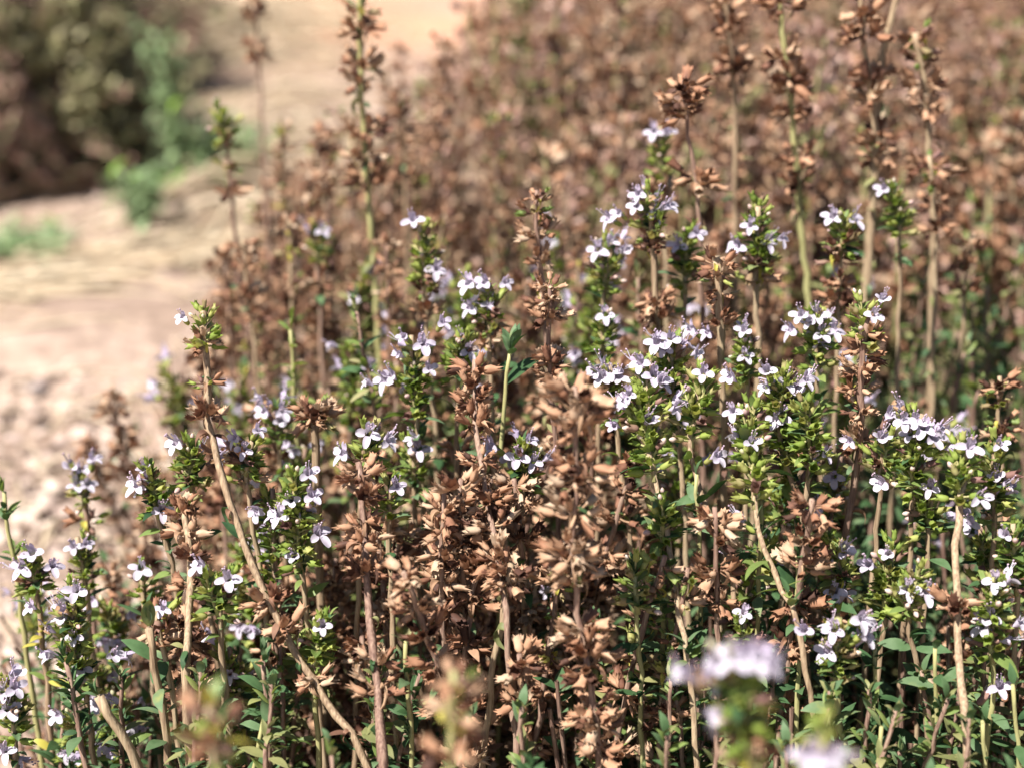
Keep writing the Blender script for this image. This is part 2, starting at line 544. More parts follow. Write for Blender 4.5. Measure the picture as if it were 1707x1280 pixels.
def leaf_pairs(rng, path, tot, s0, s1, gap, size, shoots, mats=('leaf',)):
    """opposite leaf pairs along the stem between lengths s0 and s1 from the tip, as one template"""
    ts, s, k = [], s0, rng.randrange(2)
    n = len(path)
    while s < s1:
        i = min(n - 2, int(s / tot * (n - 1)))
        f = s / tot * (n - 1) - i
        p = path[i].lerp(path[i + 1], f)
        t = (path[i] - path[i + 1]).normalized()
        fr = rot_to(t, Vector((0, 1, 0)), spin=k * math.pi / 2 + rng.uniform(-.5, .5))
        for sd in (0, 1):
            if rng.random() < .12:
                continue
            cluster = 1 + (rng.choice([0, 2, 3, 4]) if rng.random() < shoots else 0)
            for c in range(cluster):
                az = sd * math.pi + (rng.gauss(0, .8) if c else rng.gauss(0, .15))
                el = rng.uniform(-.1, .75) if not c else rng.uniform(.2, 1.2)
                el += .75 * max(0, 1 - (s - s0) / .012)
                d = fr @ rand_dir(rng, az, el)
                up = (t - d * t.dot(d)).normalized()
                m = Matrix((d, up.cross(d), up)).transposed() @ Matrix.Rotation(rng.uniform(-.5, .5), 3, 'X')
                ts.append(rng.choice(LEAF).x(M4(p + d * .0006 + (t * .001 * c), m, size * rng.uniform(.7, 1.2) * (.66 if c else 1) * min(1, .72 + (s - s0) / .03)), rng.choice(mats)))
        k += 1
        s += gap * rng.uniform(.75, 1.3)
    return ts


def stem_t(rng, path, r0, r1, mat):
    n = len(path)
    rad = []
    for i in range(n):
        f = i / (n - 1)
        node = 1.0 + (.14 if i % 4 == 0 else rng.uniform(-.05, .05))
        rad.append((r0 + (r1 - r0) * f ** .7) * node)
    jit = [p + Vector((rng.uniform(-1, 1), rng.uniform(-1, 1), 0)) * .0004 for p in path]
    return tube(jit, rad, 8, mat, rib=.09)


def path_point(path, tot, s):
    n = len(path)
    q = min(max(s, 0), tot * .999) / tot * (n - 1)
    i = int(q)
    return path[i].lerp(path[i + 1], q - i), (path[i] - path[i + 1]).normalized()


def add_head(root, mesh, p, t, rng, scale, name, spin=None, label=None):
    tl = (t + Vector((rng.uniform(-.2, .2), rng.uniform(-.2, .2), 0))).normalized()
    return link(name, mesh, root, M4(p, rot_to(tl, Vector((0, 1, 0)), spin if spin is not None else rng.uniform(0, TAU)), scale), label=label)


def add_flower(root, rng, pos, d, size=1.0, label=None):
    up = Vector((rng.uniform(-.3, .3), rng.uniform(-.1, .1), 1))
    f = link('flower', rng.choice(FLOWER), root, M4(pos, rot_to(d, up), size * rng.uniform(.70, 1.02)), label=label)
    cd = Vector((0, -.06, 1)).normalized()
    link('calyx', rng.choice(FCALYX), f, M4(Vector((0, -.0005, -.0052)), rot_to(cd, Vector((0, 1, 0)))))
    return f


def build_sprig(name, label, cat, group, path, rng, kind, whorls=(), mix=(), buds=(), flowers=(), leaves=None,
                stem=('stem_tan', .00075, .00125), hs=1.0, shoots=.5, gap=.0095, lsize=1.0, lmats=('leaf',)):
    """path: world points tip..base.  whorls/mix/buds: lengths from the tip.  flowers: (world pos, dir)."""
    pts, tot = smooth_path(path, max(14, int(sum((path[i] - path[i + 1]).length for i in range(len(path) - 1)) / .005)))
    base = pts[-1].copy()
    root = link(name, None, None, Matrix.Translation(base), label=label, category=cat, group=group)
    root.empty_display_size = .01
    loc = [p - base for p in pts]
    link('stem', mesh_of('stem', stem_t(rng, loc, stem[1] * .9, stem[2] * .86, stem[0])), root)
    lf = []
    if leaves:
        lf += leaf_pairs(rng, loc, tot, leaves[0], min(leaves[1], tot * .97), gap, lsize, shoots, lmats)
    if kind == 'dry':
        sd = tot * .12
        while sd < tot * .8:
            p, t = path_point(loc, tot, sd)
            for k in range(rng.choice([0, 1, 2, 3])):
                d = rand_dir(rng, rng.uniform(0, TAU), rng.uniform(-.6, .8)); up = rot_to(d).col[1]
                lf.append(rng.choice(DLEAF if rng.random() < .6 else LEAF).x(M4(p + d * .0006, Matrix((d, up.cross(d), up)).transposed(), rng.uniform(.45, .9)),
                                                rng.choice(['dry_leaf', 'dry_leaf', 'leaf_olive', 'leaf'])))
            sd += rng.uniform(.007, .014)
    if lf:
        link('foliage', mesh_of('foliage', join(lf)), root)
    spin = rng.uniform(0, TAU)
    for w in whorls:
        p, t = path_point(loc, tot, w); spin += math.pi / 2 + rng.uniform(-.3, .3)
        add_head(root, rng.choice(SEEDHEAD), p, t, rng, hs * rng.uniform(.88, 1.14), 'seed_head', spin)
    for w in mix:
        p, t = path_point(loc, tot, w); spin += math.pi / 2 + rng.uniform(-.3, .3)
        add_head(root, rng.choice(MIXHEAD), p, t, rng, hs * rng.uniform(.85, 1.1), 'seed_head', spin)
    for w in buds:
        p, t = path_point(loc, tot, w + .0075 * hs)
        add_head(root, rng.choice(BUDS), p, t, rng, hs * rng.uniform(.9, 1.12), 'bud_cluster')
    for pos, d in flowers:
        add_flower(root, rng, pos - base, d, hs)
    return root


TOCAM0 = Vector((0, -CS, SN))


def hero(px_path, d, label, kind='dry', name=None, W=(), X=(), B=(), F=(), lv=None, d1=None, stem=None, hs=1.0, group=None, base_dx=0.0,
         shoots=.5, gap=.0095, lsize=1.0, lmats=('leaf',), seed=0):
    """a sprig whose tip and bends were read off the photograph at distance d (d1 at the lowest bend); from there it runs on into the soil"""
    rng = random.Random(1000 + seed + int(px_path[0][0] * 7 + px_path[0][1] * 13))
    Y = d * (CS + (640 - px_path[0][1]) / FPX * SN)
    pts, ds = [], []
    y0, y1 = px_path[0][1], px_path[-1][1]
    for (x, y) in px_path:
        dd = d_of_Y(y, Y) if d1 is None else d + (d1 - d) * (y - y0) / max(1, (y1 - y0))
        pts.append(at_d(x, y, dd)); ds.append(dd)
    last, prev = pts[-1], pts[-2]
    t = (last - prev)
    if last.z > .012:
        k = last.z / max(1e-3, -t.z)
        dx = max(-.035, min(.035, t.x * k * .45)) + base_dx
        dy = max(-.02, min(.03, t.y * k * .3))
        if last.z > .05:
            pts.append(Vector((last.x + dx * .6, last.y + dy * .6, last.z * .45)))
        pts.append(Vector((last.x + dx, last.y + dy, -.004)))
    ln = [0]
    for i in range(1, len(pts)):
        ln.append(ln[-1] + (pts[i] - pts[i - 1]).length)

    def s_of(py):
        for i in range(len(px_path) - 1):
            a, b = px_path[i][1], px_path[i + 1][1]
            if a <= py <= b:
                return ln[i] + (ln[i + 1] - ln[i]) * (py - a) / max(1, b - a)
        if py < px_path[0][1]:
            return 0.0
        a, b = px_path[-2][1], px_path[-1][1]
        return ln[len(px_path) - 1] + (ln[len(px_path) - 1] - ln[len(px_path) - 2]) * (py - b) / max(1, b - a)

    def world(py):
        s = s_of(py)
        for i in range(len(pts) - 1):
            if s <= ln[i + 1] or i == len(pts) - 2:
                return pts[i].lerp(pts[i + 1], min(1, (s - ln[i]) / max(1e-9, ln[i + 1] - ln[i])))
    fl = []
    for (x, y) in F:
        A = world(min(y + 14, y1))
        dA = (A - CAM).dot(Vector((0, CS, -SN)))
        k = rng.uniform(.35, 1.0)
        pos = at_d(x, y, dA - .0045 * k)
        lat = pos - A
        lat = lat - TOCAM0 * lat.dot(TOCAM0)
        dr = lat.normalized() * min(1, lat.length / .006) * .8 + TOCAM0 * (.35 + .7 * k) + Vector((rng.uniform(-.35, .35), rng.uniform(-.2, .2), rng.uniform(.0, .3)))
        fl.append((pos, dr.normalized()))
        if len(F) > 2 and rng.random() < .6:
            x2, y2 = x + rng.gauss(0, 17), y + rng.gauss(4, 13)
            k2 = rng.uniform(-.9, .6)
            p2 = at_d(x2, y2, dA - .0045 * k2)
            l2 = p2 - A
            l2 = l2 - TOCAM0 * l2.dot(TOCAM0)
            fl.append((p2, (l2.normalized() * .8 + TOCAM0 * k2 + Vector((0, 0, rng.uniform(0, .5)))).normalized()))
    dflt = {'dry': ('stem_tan', .0006, .0012), 'flower': ('stem_tan', .0006, .0011), 'leafy': ('stem_green', .0005, .0011)}
    st = stem or dflt[kind]
    nm = name or {'dry': 'dried_thyme_stalk', 'flower': 'flowering_thyme_sprig', 'leafy': 'leafy_thyme_shoot'}[kind]
    cat = {'dry': 'dried stalk', 'flower': 'flowering sprig', 'leafy': 'leafy shoot'}[kind]
    grp = group or {'dry': 'dried thyme stalks', 'flower': 'flowering thyme sprigs', 'leafy': 'leafy thyme shoots'}[kind]
    lvs = None if lv is None else (s_of(lv[0]), s_of(lv[1]))
    return build_sprig(nm, label, cat, grp, pts, rng, kind, [s_of(y) for y in W], [s_of(y) for y in X], [s_of(y) for y in B], fl, lvs, st, hs,
                       shoots, gap, lsize, lmats)

# ------------------------------------------------------------------ the sprigs that can be told apart
D0 = FOCUS
BR = ('stem_brown', .0006, .0012)
GR = ('stem_green', .0006, .0011)

# --- left edge
hero([(337, 520), (345, 600), (346, 690), (368, 790), (412, 925), (468, 1040), (545, 1170), (615, 1280)], D0 - .002,
     'tall leaning stalk clear against the pale path, one flower at its tip', 'dry',
     W=[693, 1000, 1050, 1135], X=[572, 640], B=[535], F=[(304, 528)], d1=D0 - .012, stem=('stem_tan', .0008, .0011), hs=.9, lv=(560, 700), shoots=0, lsize=.6)
hero([(305, 830), (318, 950), (315, 1050), (311, 1135)], D0, 'upright brown stalk with a bare pale lower stem, left of the long leaning stalk', 'dry',
     W=[850, 890, 930, 975], X=[838], d1=D0 - .01, stem=('stem_tan', .0008, .0014), hs=.9)
hero([(250, 778), (262, 850), (285, 930), (300, 1040)], D0 + .004, 'short flowering sprig with a dark leaf tuft, left of the leaning stalk', 'flower',
     B=[790, 812], F=[(240, 782), (228, 808), (271, 848)], lv=(800, 1040), lmats=('leaf', 'leaf', 'leaf_young'), gap=.008, lsize=.8)
hero([(322, 745), (318, 800), (330, 900), (350, 1010)], D0 + .008, 'bright green budding tuft with three white flowers crossing behind the leaning stalk', 'flower',
     B=[757, 772], X=[800], F=[(293, 737), (338, 745), (367, 760)], lv=(775, 1000), lmats=('leaf', 'leaf_young'), lsize=.8)
hero([(418, 735), (410, 790), (420, 880), (440, 1000)], D0 + .004, 'flowering sprig with three white flowers held right of the leaning stalk', 'flower',
     B=[742], X=[770, 800], F=[(406, 749), (391, 729), (430, 716)], lv=(780, 990), lmats=('leaf', 'leaf_young'), lsize=.75)
hero([(495, 800), (492, 870), (505, 980), (520, 1080)], D0 - .003, 'dense green sprig with six small white flowers down its side, lower left', 'flower',
     B=[812, 838, 865, 900], F=[(520, 824), (485, 832), (466, 857), (513, 788), (490, 925), (531, 888)], lv=(820, 1075), lmats=('leaf', 'leaf_young'), gap=.007, lsize=.8)
hero([(375, 960), (365, 1020), (372, 1100)], D0 - .008, 'short green sprig with one pinkish flower beside the leaning stem', 'flower',
     B=[972, 985], F=[(380, 963), (333, 940)], lv=(985, 1100), lmats=('leaf_young', 'leaf'), lsize=.8)
hero([(545, 1035), (525, 1100), (528, 1200), (532, 1290)], D0 - .008, 'thin green stem with one bluish flower before the seed heads, lower left', 'flower',
     B=[1045, 1070], F=[(538, 1042)], lv=(1050, 1270), lmats=('leaf_young', 'leaf'), lsize=.8, stem=GR)
hero([(262, 1010), (270, 1080), (290, 1180)], D0 - .002, 'brownish sprig with a single pink flower on the left of the bare pale stem', 'flower',
     X=[1030, 1060], F=[(272, 1013)], lv=(1040, 1170), lsize=.7)
hero([(120, 975), (122, 1060), (140, 1150), (160, 1290)], D0 + .002, 'sprig with a tall column of white flowers at the bottom left', 'flower',
     B=[992, 1030, 1070, 1100], F=[(127, 982), (105, 1014), (124, 1059), (135, 1112), (81, 1048), (81, 1090), (51, 1010), (190, 1088)], lv=(1000, 1280),
     lmats=('leaf', 'leaf_young'), lsize=.85, gap=.008)
hero([(60, 925), (62, 990), (75, 1100), (90, 1280)], D0 + .018, 'flowering sprig with three pale lilac flowers beside the path at the far left', 'flower',
     B=[938], X=[965], F=[(36, 943), (54, 920), (88, 942)], lv=(960, 1270), lmats=('leaf', 'leaf_yellow', 'leaf_young'))
hero([(135, 770), (140, 830), (148, 910), (160, 1060)], D0 + .055, 'lone slender sprig with two lilac flower clusters standing out against the pale path', 'flower',
     B=[800], X=[865], F=[(118, 775), (136, 780), (128, 806), (146, 806)], lv=(830, 1050), stem=BR, shoots=0, lsize=.8)
hero([(130, 895), (140, 950), (150, 1040)], D0 + .03, 'green sprig with two shaded lilac flowers under the lone slender sprig', 'flower',
     B=[918, 940], F=[(122, 910), (143, 905)], lv=(935, 1040), lmats=('leaf', 'leaf_young'))
hero([(10, 1130), (20, 1210), (30, 1300)], D0 - .005, 'cut-off sprig with stacked white flowers at the left edge of the photo', 'flower',
     B=[1150, 1190], F=[(24, 1143), (12, 1180), (6, 1150), (8, 1250)], lv=(1160, 1290), lmats=('leaf', 'leaf_young'))
hero([(235, 945), (240, 990), (250, 1080)], D0 + .025, 'short sprig topped by one blurred lilac flower left of the brown stalk', 'flower',
     B=[960], F=[(235, 946)], lv=(970, 1080))
hero([(250, 1045), (262, 1130), (275, 1200), (285, 1300)], D0 - .010, 'grey-green leafy shoot with large paired leaves at the lower left', 'leafy', lv=(1046, 1290), gap=.0085, lsize=1.35, shoots=.3, stem=('stem_tan', .0009, .0013))
hero([(165, 1160), (205, 1230), (240, 1310)], D0 - .012, 'pale leaning stem with small grey-green leaves at its cut tip, bottom left', 'leafy', lv=(1162, 1190), gap=.006, lsize=1.0, stem=('stem_tan', .0011, .0014))
hero([(440, 1200), (430, 1260), (420, 1320)], D0 - .014, 'small green shoot with two upturned leaves at the bottom edge, left', 'leafy', lv=(1205, 1310), gap=.009, lsize=1.4)
hero([(350, 1175), (355, 1240), (362, 1330)], .232, 'blurred foreground sprig with yellow-green and purple buds, lower left', 'flower', X=[1185, 1245], lv=(1180, 1320), lmats=('leaf_yellow', 'leaf_young'), gap=.006, lsize=.9, shoots=.2)
hero([(757, 1120), (752, 1200), (750, 1310)], .240, 'blurred foreground stalk with yellow leaves and tan seed cups, bottom centre', 'dry', X=[1135, 1190], W=[1250], lv=(1150, 1300), lmats=('leaf_yellow', 'dry_leaf'), lsize=1.0, gap=.008, stem=GR)

# --- centre
hero([(1232, 1085), (1236, 1160), (1245, 1240), (1250, 1330)], .238, 'large blurred foreground sprig with a crown of lilac flowers, lower right', 'flower',
     B=[1115, 1150, 1190], X=[1230, 1280], F=[(1222, 1092), (1265, 1096), (1178, 1126), (1200, 1190), (1245, 1085), (1196, 1108), (1285, 1105)], lv=(1140, 1320), lmats=('leaf_young', 'leaf_olive', 'dry_leaf'), stem=GR, hs=.92)
hero([(1368, 1255), (1372, 1330)], .225, 'blurred foreground flower cluster just rising over the bottom edge', 'flower', B=[1280], F=[(1350, 1260), (1384, 1256), (1368, 1272)])
hero([(960, 645), (962, 780), (955, 900), (962, 1010), (985, 1150), (1000, 1290)], .318, 'blurred brown seed stalk nearest the camera at the centre', 'dry',
     W=[662, 684, 708, 775, 800, 855, 905, 930, 965, 1050, 1080, 1115, 1180, 1205, 1245], d1=.338, hs=1.15, stem=BR)
hero([(790, 600), (792, 690), (800, 770), (818, 860), (835, 960), (845, 1040)], D0, 'sharp brown stalk with tightly stacked seed cups at its tip, centre', 'dry',
     W=[618, 645, 672, 703, 768, 842, 880, 925, 975], d1=D0 - .012, stem=BR)
hero([(742, 820), (738, 900), (738, 1000), (742, 1100)], D0 - .010, 'dark-stemmed stalk with wide cinnamon seed whorls left of the stacked stalk', 'dry',
     W=[850, 878, 925, 965, 1010], stem=('stem_brown', .0006, .0011))
hero([(600, 770), (603, 860), (612, 980), (622, 1080), (635, 1200), (640, 1290)], D0 - .008, 'thick pale stem with broad seed whorls left of centre', 'dry',
     W=[790, 830, 872, 905, 955, 1100, 1150], d1=D0 - .022, stem=('stem_brown', .0007, .0017), hs=1.05)
hero([(850, 940), (842, 1000), (832, 1070), (820, 1130)], D0 - .014, 'single fan-shaped seed head on a pale bare stem, lower centre', 'dry', W=[950, 968], stem=('stem_tan', .0008, .0012))
hero([(868, 1090), (872, 1180), (860, 1260), (850, 1310)], D0 - .020, 'kinked brown stalk with a round seed tuft low at the centre', 'dry', W=[1100, 1125, 1165], stem=BR)
hero([(1192, 845), (1195, 940), (1197, 1060), (1200, 1180)], D0 - .016, 'brown stalk with three open seed whorls standing before green leaves', 'dry', W=[868, 895, 950, 1000], stem=BR)
hero([(893, 318), (897, 400), (903, 470), (912, 560), (917, 660), (926, 770)], D0 + .035, 'stalk tipped with pale green calyces, pinkish bare stem below, centre', 'dry', X=[330, 352, 480], W=[392, 430, 505], stem=BR)
hero([(915, 475), (916, 580), (920, 680), (928, 780)], D0 + .008, 'tan stalk with a sparse upper whorl and one lone seed cup on its side', 'dry', W=[498, 525, 600, 622], X=[480], stem=('stem_brown', .0006, .0010), hs=.85)
hero([(700, 375), (706, 440), (712, 540), (720, 650), (730, 800)], D0 + .055, 'sprig with a white flower on its tip and green buds above brown seed whorls', 'flower', B=[395, 425], X=[455, 480], W=[520], F=[(688, 366), (728, 448)], lv=(600, 790))
hero([(688, 560), (690, 640), (700, 740), (705, 860)], D0 + .022, 'green sprig with seven white flowers behind the stacked stalk, left of centre', 'flower', B=[600, 635, 655],
     F=[(673, 561), (705, 572), (664, 590), (652, 625), (715, 613), (738, 536), (640, 632)], lv=(610, 850), lmats=('leaf_young', 'leaf'), gap=.007)
hero([(770, 555), (765, 620), (762, 720)], D0 + .028, 'bright green budding tuft with two pale flowers just behind the stacked stalk', 'flower', B=[568, 590], F=[(768, 560), (781, 583)], lv=(580, 715), lmats=('leaf_young',))
hero([(815, 475), (815, 540), (818, 640), (825, 760)], D0 + .035, 'bushy olive seed sprig crowned by four white flowers, upper centre', 'flower', B=[490], X=[515, 545, 570], F=[(780, 472), (808, 470), (842, 470), (782, 512)], lv=(560, 750), lmats=('leaf', 'leaf_young'))
hero([(850, 590), (842, 640), (838, 720), (835, 820)], D0 + .012, 'dark leafy shoot with long shaded leaves right of the stacked stalk', 'leafy', lv=(592, 800), lsize=1.5, gap=.010, lmats=('leaf',))
hero([(872, 735), (872, 790), (868, 880), (872, 980)], D0 + .002, 'short flowering sprig with four white flowers between the two brown seed stalks', 'flower', B=[752, 775], F=[(863, 760), (882, 733), (889, 768), (818, 744)], lv=(770, 970), lmats=('leaf_young', 'leaf'), gap=.008)
hero([(612, 718), (606, 780), (600, 860)], D0 + .003, 'sprig with three white flowers poised above the thick pale stem', 'flower', B=[735], X=[760], F=[(614, 721), (571, 755), (647, 734)], lv=(760, 850))
hero([(655, 800), (648, 850), (650, 930)], D0 - .002, 'small green sprig with one hanging white flower right of the thick pale stem', 'flower', B=[815], F=[(661, 809)], lv=(820, 920), lmats=('leaf',))
hero([(692, 735), (690, 800), (695, 900)], D0 + .03, 'soft-edged sprig with two pale lilac flowers over dark leaves', 'flower', B=[755], F=[(698, 747), (690, 730)], lv=(760, 890), lmats=('leaf',))
hero([(462, 680), (465, 740), (470, 850)], D0 + .05, 'blurred sprig with four white flowers behind the left flower clumps', 'flower', B=[700], F=[(471, 684), (440, 685), (466, 700), (448, 672)], lv=(700, 840), lmats=('leaf', 'leaf_young'))
hero([(525, 690), (527, 770), (530, 860), (533, 980)], D0 + .02, 'dry stalk with a thick tan stem and a loose pale whorl, left of centre', 'dry', W=[590 + 60, 680], X=[655], stem=('stem_tan', .0011, .0014))
hero([(485, 550), (488, 620), (495, 720)], D0 + .07, 'bright green leafy tip above brown stalks left of centre', 'leafy', lv=(552, 710), lmats=('leaf_young',), gap=.005, lsize=.9)

# --- right of centre: the big flower clump
hero([(1085, 600), (1078, 690), (1085, 770), (1110, 880), (1130, 1010), (1150, 1130)], D0, 'main flower-laden sprig of the bright clump with one wide-open white flower in front', 'flower',
     B=[622, 650, 680, 715, 745], F=[(1081, 699), (1068, 604), (1090, 624), (1103, 632), (1040, 667), (1048, 656), (1024, 708), (1126, 681)], lv=(700, 1120), lmats=('leaf', 'leaf', 'leaf_young'), d1=D0 - .012, gap=.0075)
hero([(1015, 605), (1022, 670), (1035, 780), (1050, 900)], D0 + .012, 'sprig at the left side of the bright clump with lilac flowers on top', 'flower', B=[628, 655], F=[(992, 620), (1017, 619), (1031, 628), (1004, 628)], lv=(650, 890), lmats=('leaf_young', 'leaf'))
hero([(1118, 555), (1120, 630), (1128, 730), (1140, 830)], D0 + .012, 'topmost sprig of the bright clump, four lilac flowers in a row', 'flower', B=[582, 612, 640], F=[(1095, 570), (1118, 562), (1138, 572), (1162, 588), (1108, 580)], lv=(620, 820), lmats=('leaf_young', 'leaf'))
hero([(1165, 620), (1160, 690), (1150, 740), (1168, 820), (1200, 900), (1225, 1000)], D0 + .002, 'yellow-green budding sprig with a pale stem in the middle of the bright clump', 'flower', B=[640, 662, 690], F=[(1173, 620), (1196, 758)], lv=(690, 1000), lmats=('leaf_young', 'leaf'), d1=D0 - .008)
hero([(1258, 665), (1252, 735), (1262, 870), (1300, 980), (1335, 1070)], D0 - .004, 'sprig with one star-like open white flower facing front, right half of the clump', 'flower', B=[690, 715, 760, 790], F=[(1253, 736), (1221, 684), (1217, 627)], lv=(700, 1060), lmats=('leaf', 'leaf_young', 'leaf'), d1=D0 - .016, gap=.008, lsize=1.1)
hero([(1305, 620), (1300, 690), (1310, 780), (1330, 880)], D0 + .002, 'flower-crowded sprig at the right end of the bright clump', 'flower', B=[640, 670, 705, 735], F=[(1276, 645), (1278, 616), (1311, 634), (1323, 648), (1344, 632), (1292, 699), (1304, 694)], lv=(680, 870), lmats=('leaf_young', 'leaf'))
hero([(1345, 690), (1350, 770), (1335, 870), (1310, 960)], D0 - .002, 'green sprig with a drooping bluish flower and slanting stem', 'flower', B=[690, 715, 745], F=[(1377, 755)], lv=(700, 950), lmats=('leaf_young', 'leaf'))
hero([(1196, 428), (1198, 480), (1203, 560), (1204, 640), (1208, 760)], D0 + .018, 'olive-brown seed head on a thick straight tan stem rising over the bright clump', 'dry', X=[440, 462, 488], W=[530], stem=('stem_tan', .0011, .0015))
hero([(1240, 545), (1243, 600), (1246, 700)], D0 + .022, 'small sprig with two white flowers between the two tan stems', 'flower', B=[565, 590], F=[(1240, 550), (1179, 554), (1243, 592)], lv=(580, 690))
hero([(1262, 345), (1262, 410), (1262, 520), (1262, 640)], D0 + .04, 'upright sprig with bright green tip and three white flowers in the back row', 'flower', B=[358, 385, 410], X=[440, 465], F=[(1251, 376), (1280, 402), (1304, 397), (1230, 411)], lv=(380, 500), lmats=('leaf_young', 'leaf'), stem=('stem_tan', .0009, .0013))
hero([(1088, 325), (1086, 390), (1092, 480), (1097, 580), (1100, 700)], D0 + .035, 'olive seed sprig ringed by six white flowers in the back row', 'flower', B=[345], X=[365, 390, 412], W=[505, 525], F=[(1031, 355), (1063, 323), (1096, 328), (1116, 342), (1060, 343), (1106, 345)], lv=(360, 430), lmats=('leaf', 'leaf_yellow'), stem=('stem_tan', .0009, .0013))
hero([(1020, 405), (1010, 460), (1005, 560)], D0 + .05, 'sprig with three white flowers left of the olive seed sprig', 'flower', B=[428, 450], F=[(996, 416), (1018, 402), (1040, 416)], lv=(430, 550), lmats=('leaf_young', 'leaf'))
hero([(1145, 390), (1142, 450), (1140, 560)], D0 + .05, 'green sprig with two white flowers right of the olive seed sprig', 'flower', B=[410, 440], F=[(1161, 388), (1131, 407)], lv=(415, 550), lmats=('leaf_young', 'leaf'))
hero([(1102, 222), (1100, 280), (1103, 340), (1110, 460)], D0 + .10, 'blurred sprig with a fresh green tip and tiny white flowers high at the back', 'flower', B=[240, 265], W=[300, 320], F=[(1090, 219), (1112, 219)], lv=(250, 300), lmats=('leaf_young',))
hero([(1008, 515), (1003, 590), (1000, 690)], D0 + .035, 'dark sprig carrying one bright white flower behind the centre stalk', 'flower', B=[545], F=[(1010, 524)], lv=(550, 680))

# --- right side
hero([(1450, 520), (1440, 580), (1432, 640), (1436, 720), (1424, 800), (1412, 880), (1405, 980)], D0 - .002, 'purplish seed stalk with two white flowers at the tip and a bare lower stem', 'dry',
     B=[528], X=[560, 590, 650], W=[615, 685, 735], F=[(1471, 497), (1457, 524)], stem=('stem_brown', .0009, .0014), hs=.95)
hero([(1365, 515), (1362, 570), (1362, 660), (1370, 780)], D0 + .022, 'flower-topped green sprig with six lilac-white flowers left of the purplish stalk', 'flower', B=[545, 575], F=[(1335, 524), (1318, 549), (1364, 525), (1372, 555), (1391, 551), (1350, 535)], lv=(560, 770), lmats=('leaf', 'leaf_young'))
hero([(1405, 355), (1402, 420), (1398, 500), (1395, 620)], D0 + .045, 'brown stalk capped with two starry white flowers, upper right', 'flower', B=[378], X=[400, 430], W=[470, 500], F=[(1388, 361), (1423, 364)])
hero([(1535, 690), (1525, 760), (1520, 860)], D0 - .004, 'white flower mass on a leafy sprig right of the purplish stalk', 'flower', B=[715, 745, 775], F=[(1500, 674), (1518, 722), (1539, 712), (1567, 712), (1555, 728), (1525, 700), (1508, 700), (1580, 722)], lv=(740, 850), lmats=('leaf', 'leaf_young'))
hero([(1470, 720), (1468, 790), (1460, 900)], D0 + .002, 'pale pink-flowered sprig tucked behind the purplish stalk base', 'flower', B=[745], X=[770], F=[(1416, 734), (1469, 726), (1485, 690)], lv=(760, 890))
hero([(1620, 728), (1605, 800), (1594, 900), (1596, 1000), (1602, 1120), (1608, 1290)], D0 - .012, 'tall thick-stemmed sprig with one cross-shaped white flower, near the right edge', 'flower', B=[760, 790], W=[1010], F=[(1617, 744), (1634, 828)], stem=('stem_tan', .0009, .0013), d1=D0 - .028, lv=(760, 850), lmats=('leaf_young', 'leaf'))
hero([(1662, 735), (1656, 800), (1655, 920)], D0 - .006, 'sprig with white flowers in two tiers at the right edge', 'flower', B=[765, 790, 830], F=[(1667, 740), (1659, 793), (1669, 811)], lv=(770, 910), lmats=('leaf_young', 'leaf'))
hero([(1688, 870), (1690, 940), (1695, 1060)], D0 - .014, 'cut-off sprig with one bent white flower at the right edge', 'flower', B=[900, 940], F=[(1676, 889)], lv=(910, 1050), lmats=('leaf', 'leaf_young'))
hero([(1660, 950), (1652, 1020), (1655, 1130), (1640, 1290)], D0 - .020, 'leafy sprig with two open white flowers, one above the other, lower right', 'flower', B=[980, 1010, 1050], F=[(1659, 966), (1650, 1027), (1700, 1037), (1667, 1143)], lv=(985, 1280), lmats=('leaf', 'leaf', 'leaf_young'), gap=.008, lsize=1.1, stem=GR)
hero([(1518, 955), (1514, 1040), (1530, 1110), (1545, 1220), (1550, 1310)], D0 - .016, 'sprig crowned with one broad lilac-hooded flower and yellow-green buds, lower right', 'flower', B=[950, 985], F=[(1515, 980), (1543, 984)], lv=(1010, 1290), lmats=('leaf',), lsize=1.1)
hero([(1490, 915), (1480, 970), (1470, 1080)], D0 - .010, 'yellow-green budding sprig with two lilac flowers behind the hooded flower', 'flower', B=[935, 955, 985], F=[(1448, 939), (1480, 921)], lv=(960, 1070), lmats=('leaf_young', 'leaf'))
hero([(1405, 905), (1398, 980), (1392, 1080)], D0 - .008, 'dark sprig with three white flowers catching the sun between leaves', 'flower', B=[930], X=[960], F=[(1409, 911), (1382, 932), (1392, 984)], lv=(940, 1070))
hero([(1395, 1030), (1393, 1110), (1398, 1200), (1412, 1300)], D0 - .024, 'green-stemmed sprig with a hanging white flower and shaded lower flowers', 'flower', B=[1060, 1090], F=[(1391, 1048), (1379, 1083), (1437, 1030), (1445, 1058), (1340, 1048)], lv=(1080, 1290), lmats=('leaf', 'leaf', 'leaf_young'), stem=('stem_green', .0009, .0012), lsize=1.2, gap=.009)
hero([(1238, 1015), (1243, 1080), (1250, 1180)], D0 - .012, 'low sprig with one small white flower above the blurred lilac crown', 'flower', B=[1040], F=[(1240, 1020)], lv=(1050, 1170))
hero([(1552, 805), (1548, 860), (1545, 960)], D0 + .002, 'leafy sprig holding one small white flower under the white flower mass', 'flower', B=[825, 845], F=[(1550, 811), (1469, 803)], lv=(830, 950), lmats=('leaf',))
hero([(1668, 628), (1665, 700), (1668, 800)], D0 + .03, 'brown-green seed sprig at the right edge above the flowers', 'dry', X=[640, 665, 700], W=[720], hs=.95)
